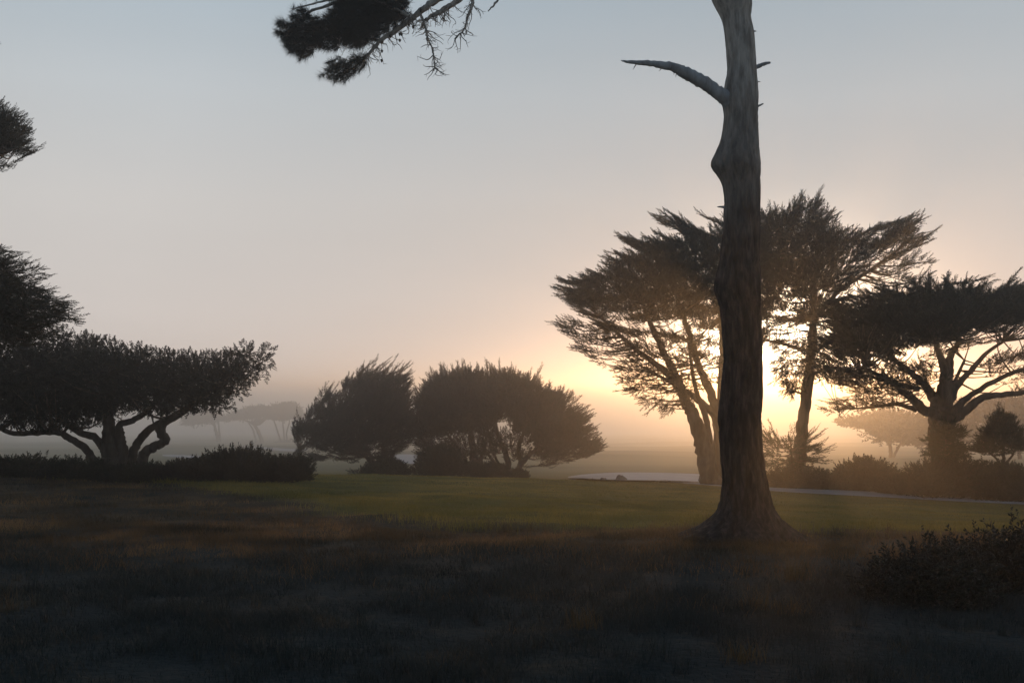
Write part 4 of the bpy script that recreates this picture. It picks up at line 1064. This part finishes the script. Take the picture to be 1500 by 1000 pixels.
def blades(x, y, h, w, lean, rng):
    n = len(x)
    z = ground(x, y)
    th = rng.uniform(0, 2 * np.pi, n); la = rng.uniform(0, 2 * np.pi, n)
    wv = np.stack([np.cos(th), np.sin(th), np.zeros(n)], 1) * (w / 2)[:, None]
    b = np.stack([x, y, z - 0.01], 1)
    lv = np.stack([np.cos(la), np.sin(la), np.zeros(n)], 1) * (h * lean)[:, None]
    mid = b + lv * 0.3 + np.stack([np.zeros(n), np.zeros(n), h * 0.6], 1)
    tip = b + lv + np.stack([np.zeros(n), np.zeros(n), h], 1)
    V = np.stack([b - wv, b + wv, mid + wv * .7, mid - wv * .7, tip], 1).reshape(-1, 3)
    i = np.arange(n) * 5
    F_ = np.concatenate([np.stack([i, i + 1, i + 2], 1), np.stack([i, i + 2, i + 3], 1), np.stack([i + 3, i + 2, i + 4], 1)])
    return V, F_

rng = np.random.default_rng(5)
def scatter(n, d0, d1, margin=1.5):
    # even in area over the wedge the camera can see, with a margin on both sides
    d = np.sqrt(rng.uniform(d0 ** 2, d1 ** 2, n))
    x = rng.uniform(-1, 1, n) * (d * 0.56 + margin)
    return x, d
pu = np.array([hit(*q)[:2] for q in PATH_UP]); pl = np.array([hit(*q)[:2] for q in PATH_LO])
path_poly = np.vstack([pu, pl[::-1]])
VV = {0: [], 1: []}; FF = {0: [], 1: []}; off = {0: 0, 1: 0}
for n, d0, d1, hh, ww in ((120000, 4.2, 9, .065, .004), (130000, 9, 16, .075, .006), (120000, 16, 31, .085, .009)):
    x, d = scatter(n, d0, d1)
    e = lawn_edge(x) - d
    cl_ = vnoise(x * 1.1 + 3, d * 1.3) + 0.6 * vnoise(x * 3.1, d * 2.7 + 1)
    keep = (e > rng.normal(0, 1.0, n)) & (cl_ > rng.uniform(-2.2, .5, n))
    x, d, cl_ = x[keep], d[keep], cl_[keep]
    h = hh * rng.uniform(.4, 1.3, len(x)) * (1 + .45 * np.clip(cl_, -1, 1.2))
    h = h * np.clip(0.35 + 0.28 * (lawn_edge(x) - d), 0.35, 1.0)
    w_ = ww * rng.uniform(.7, 1.3, len(x)); ln_ = rng.uniform(.2, 1.0, len(x))
    dry = d + 1.6 * vnoise(x * 0.5 + 1, d * 0.6) + rng.normal(0, 0.9, len(x)) > 14.0 - 0.12 * np.clip(x + 6, 0, 12)
    if d1 < 20:                       # tussocks and tall dry stalks standing out of the sward
        nt_ = 420 if d1 < 10 else 700
        tx_, td_ = scatter(nt_, d0, d1); ok = lawn_edge(tx_) - td_ > 0.5; tx_, td_ = tx_[ok], td_[ok]
        per = rng.integers(6, 46, len(tx_)); sp_ = rng.uniform(.02, .07, len(tx_)); hh_ = rng.uniform(.07, .19, len(tx_)) * (1 + 0.9 * (rng.random(len(tx_)) < .08))
        X_ = np.repeat(tx_, per) + rng.normal(0, 1, per.sum()) * np.repeat(sp_, per)
        D_ = np.repeat(td_, per) + rng.normal(0, 1, per.sum()) * np.repeat(sp_, per)
        x = np.concatenate([x, X_]); d = np.concatenate([d, D_])
        h = np.concatenate([h, np.repeat(hh_, per) * rng.uniform(.4, 1.15, per.sum())])
        w_ = np.concatenate([w_, rng.uniform(.003, .006, per.sum())]); ln_ = np.concatenate([ln_, rng.uniform(.15, .8, per.sum())])
    dry = d + 1.6 * vnoise(x * 0.5 + 1, d * 0.6) + rng.normal(0, 1.2, len(x)) > 12.3 - 0.12 * np.clip(x + 6, 0, 12)
    for k, sel in ((0, ~dry), (1, dry)):
        if sel.sum() == 0: continue
        V, F_ = blades(x[sel], d[sel], h[sel], w_[sel], ln_[sel], rng)
        VV[k].append(V); FF[k].append(F_ + off[k]); off[k] += len(V)
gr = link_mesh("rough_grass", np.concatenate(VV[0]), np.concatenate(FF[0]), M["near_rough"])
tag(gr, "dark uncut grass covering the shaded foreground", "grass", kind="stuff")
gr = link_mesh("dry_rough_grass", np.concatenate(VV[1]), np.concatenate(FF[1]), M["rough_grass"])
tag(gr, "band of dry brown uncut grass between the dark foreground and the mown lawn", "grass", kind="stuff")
VV = []; FF = []; off = 0
for n, d0, d1, hh, ww in ((150000, 14, 24, .045, .008), (150000, 22, 36, .045, .012)):
    x, d = scatter(n, d0, d1)
    e = d - lawn_edge(x)
    keep = (e > rng.normal(0, .9, n)) & ~in_poly(x, d, path_poly)
    x, d, e = x[keep], d[keep], e[keep]
    fringe = np.clip(1 - e / 3.4, 0, 1) * np.clip(.5 + .9 * vnoise(x * 1.4, d * 2.0), 0, 1.8)
    h = hh * rng.uniform(.5, 1.3, len(x)) * (1 + 2.6 * fringe)
    V, F_ = blades(x, d, h, ww * rng.uniform(.7, 1.3, len(x)), rng.uniform(.2, .8, len(x)), rng)
    VV.append(V); FF.append(F_ + off); off += len(V)
gr = link_mesh("lawn_grass", np.concatenate(VV), np.concatenate(FF), M["lawn_grass"])
tag(gr, "short green grass of the mown lawn beyond the rough", "grass", kind="stuff")

tg = "dry golden grass tufts in the dark foreground"
for k, (px, py, h, lab) in enumerate([(1166, 838, .34, "largest dry golden grass tuft, just right below the pine's flared base"), (1104, 880, .22, "dry golden grass tuft below the middle of the pine's base"),
                                      (1160, 888, .16, "low dry grass tuft right of the one below the pine's base"), (1090, 955, .15, "dry grass tuft nearest the bottom edge below the pine"),
                                      (852, 908, .20, "dry grass tuft standing alone in the dark grass left of the pine")]):
    p = hit(px, py + 12)
    n = 130
    x = p[0] + np.clip(rng.normal(0, .08, n), -.15, .15); y = p[1] + np.clip(rng.normal(0, .08, n), -.15, .15)
    V, F_ = blades(x, y, h * rng.uniform(.35, 1.1, n), .004 * rng.uniform(.7, 1.5, n), rng.uniform(.1, .9, n), rng)
    o = link_mesh("dry_grass_tuft", V - p, F_, M["dry_grass"]); o.location = p
    tag(o, lab, "grass tuft", tg)

# ------------------------------------------------------------------ haze
x0, x1, y0, y1, z0, z1 = -4600, 4600, -150, 6600, -40.6, 10.4
V = np.array([[x, y, z] for z in (z0, z1) for y in (y0, y1) for x in (x0, x1)], float)
Q = [[0, 2, 3, 1], [4, 5, 7, 6], [0, 1, 5, 4], [2, 6, 7, 3], [0, 4, 6, 2], [1, 3, 7, 5]]
m, n, l, out = mat_new("haze")
pv = n.new("ShaderNodeVolumePrincipled")
pv.inputs["Color"].default_value = (*HAZE_COLOR, 1)
pv.inputs["Density"].default_value = HAZE_DENSITY
pv.inputs["Anisotropy"].default_value = HAZE_G
l.new(pv.outputs[0], out.inputs["Volume"])
hz = link_mesh("haze", V, Q, m)
tag(hz, kind="stuff")
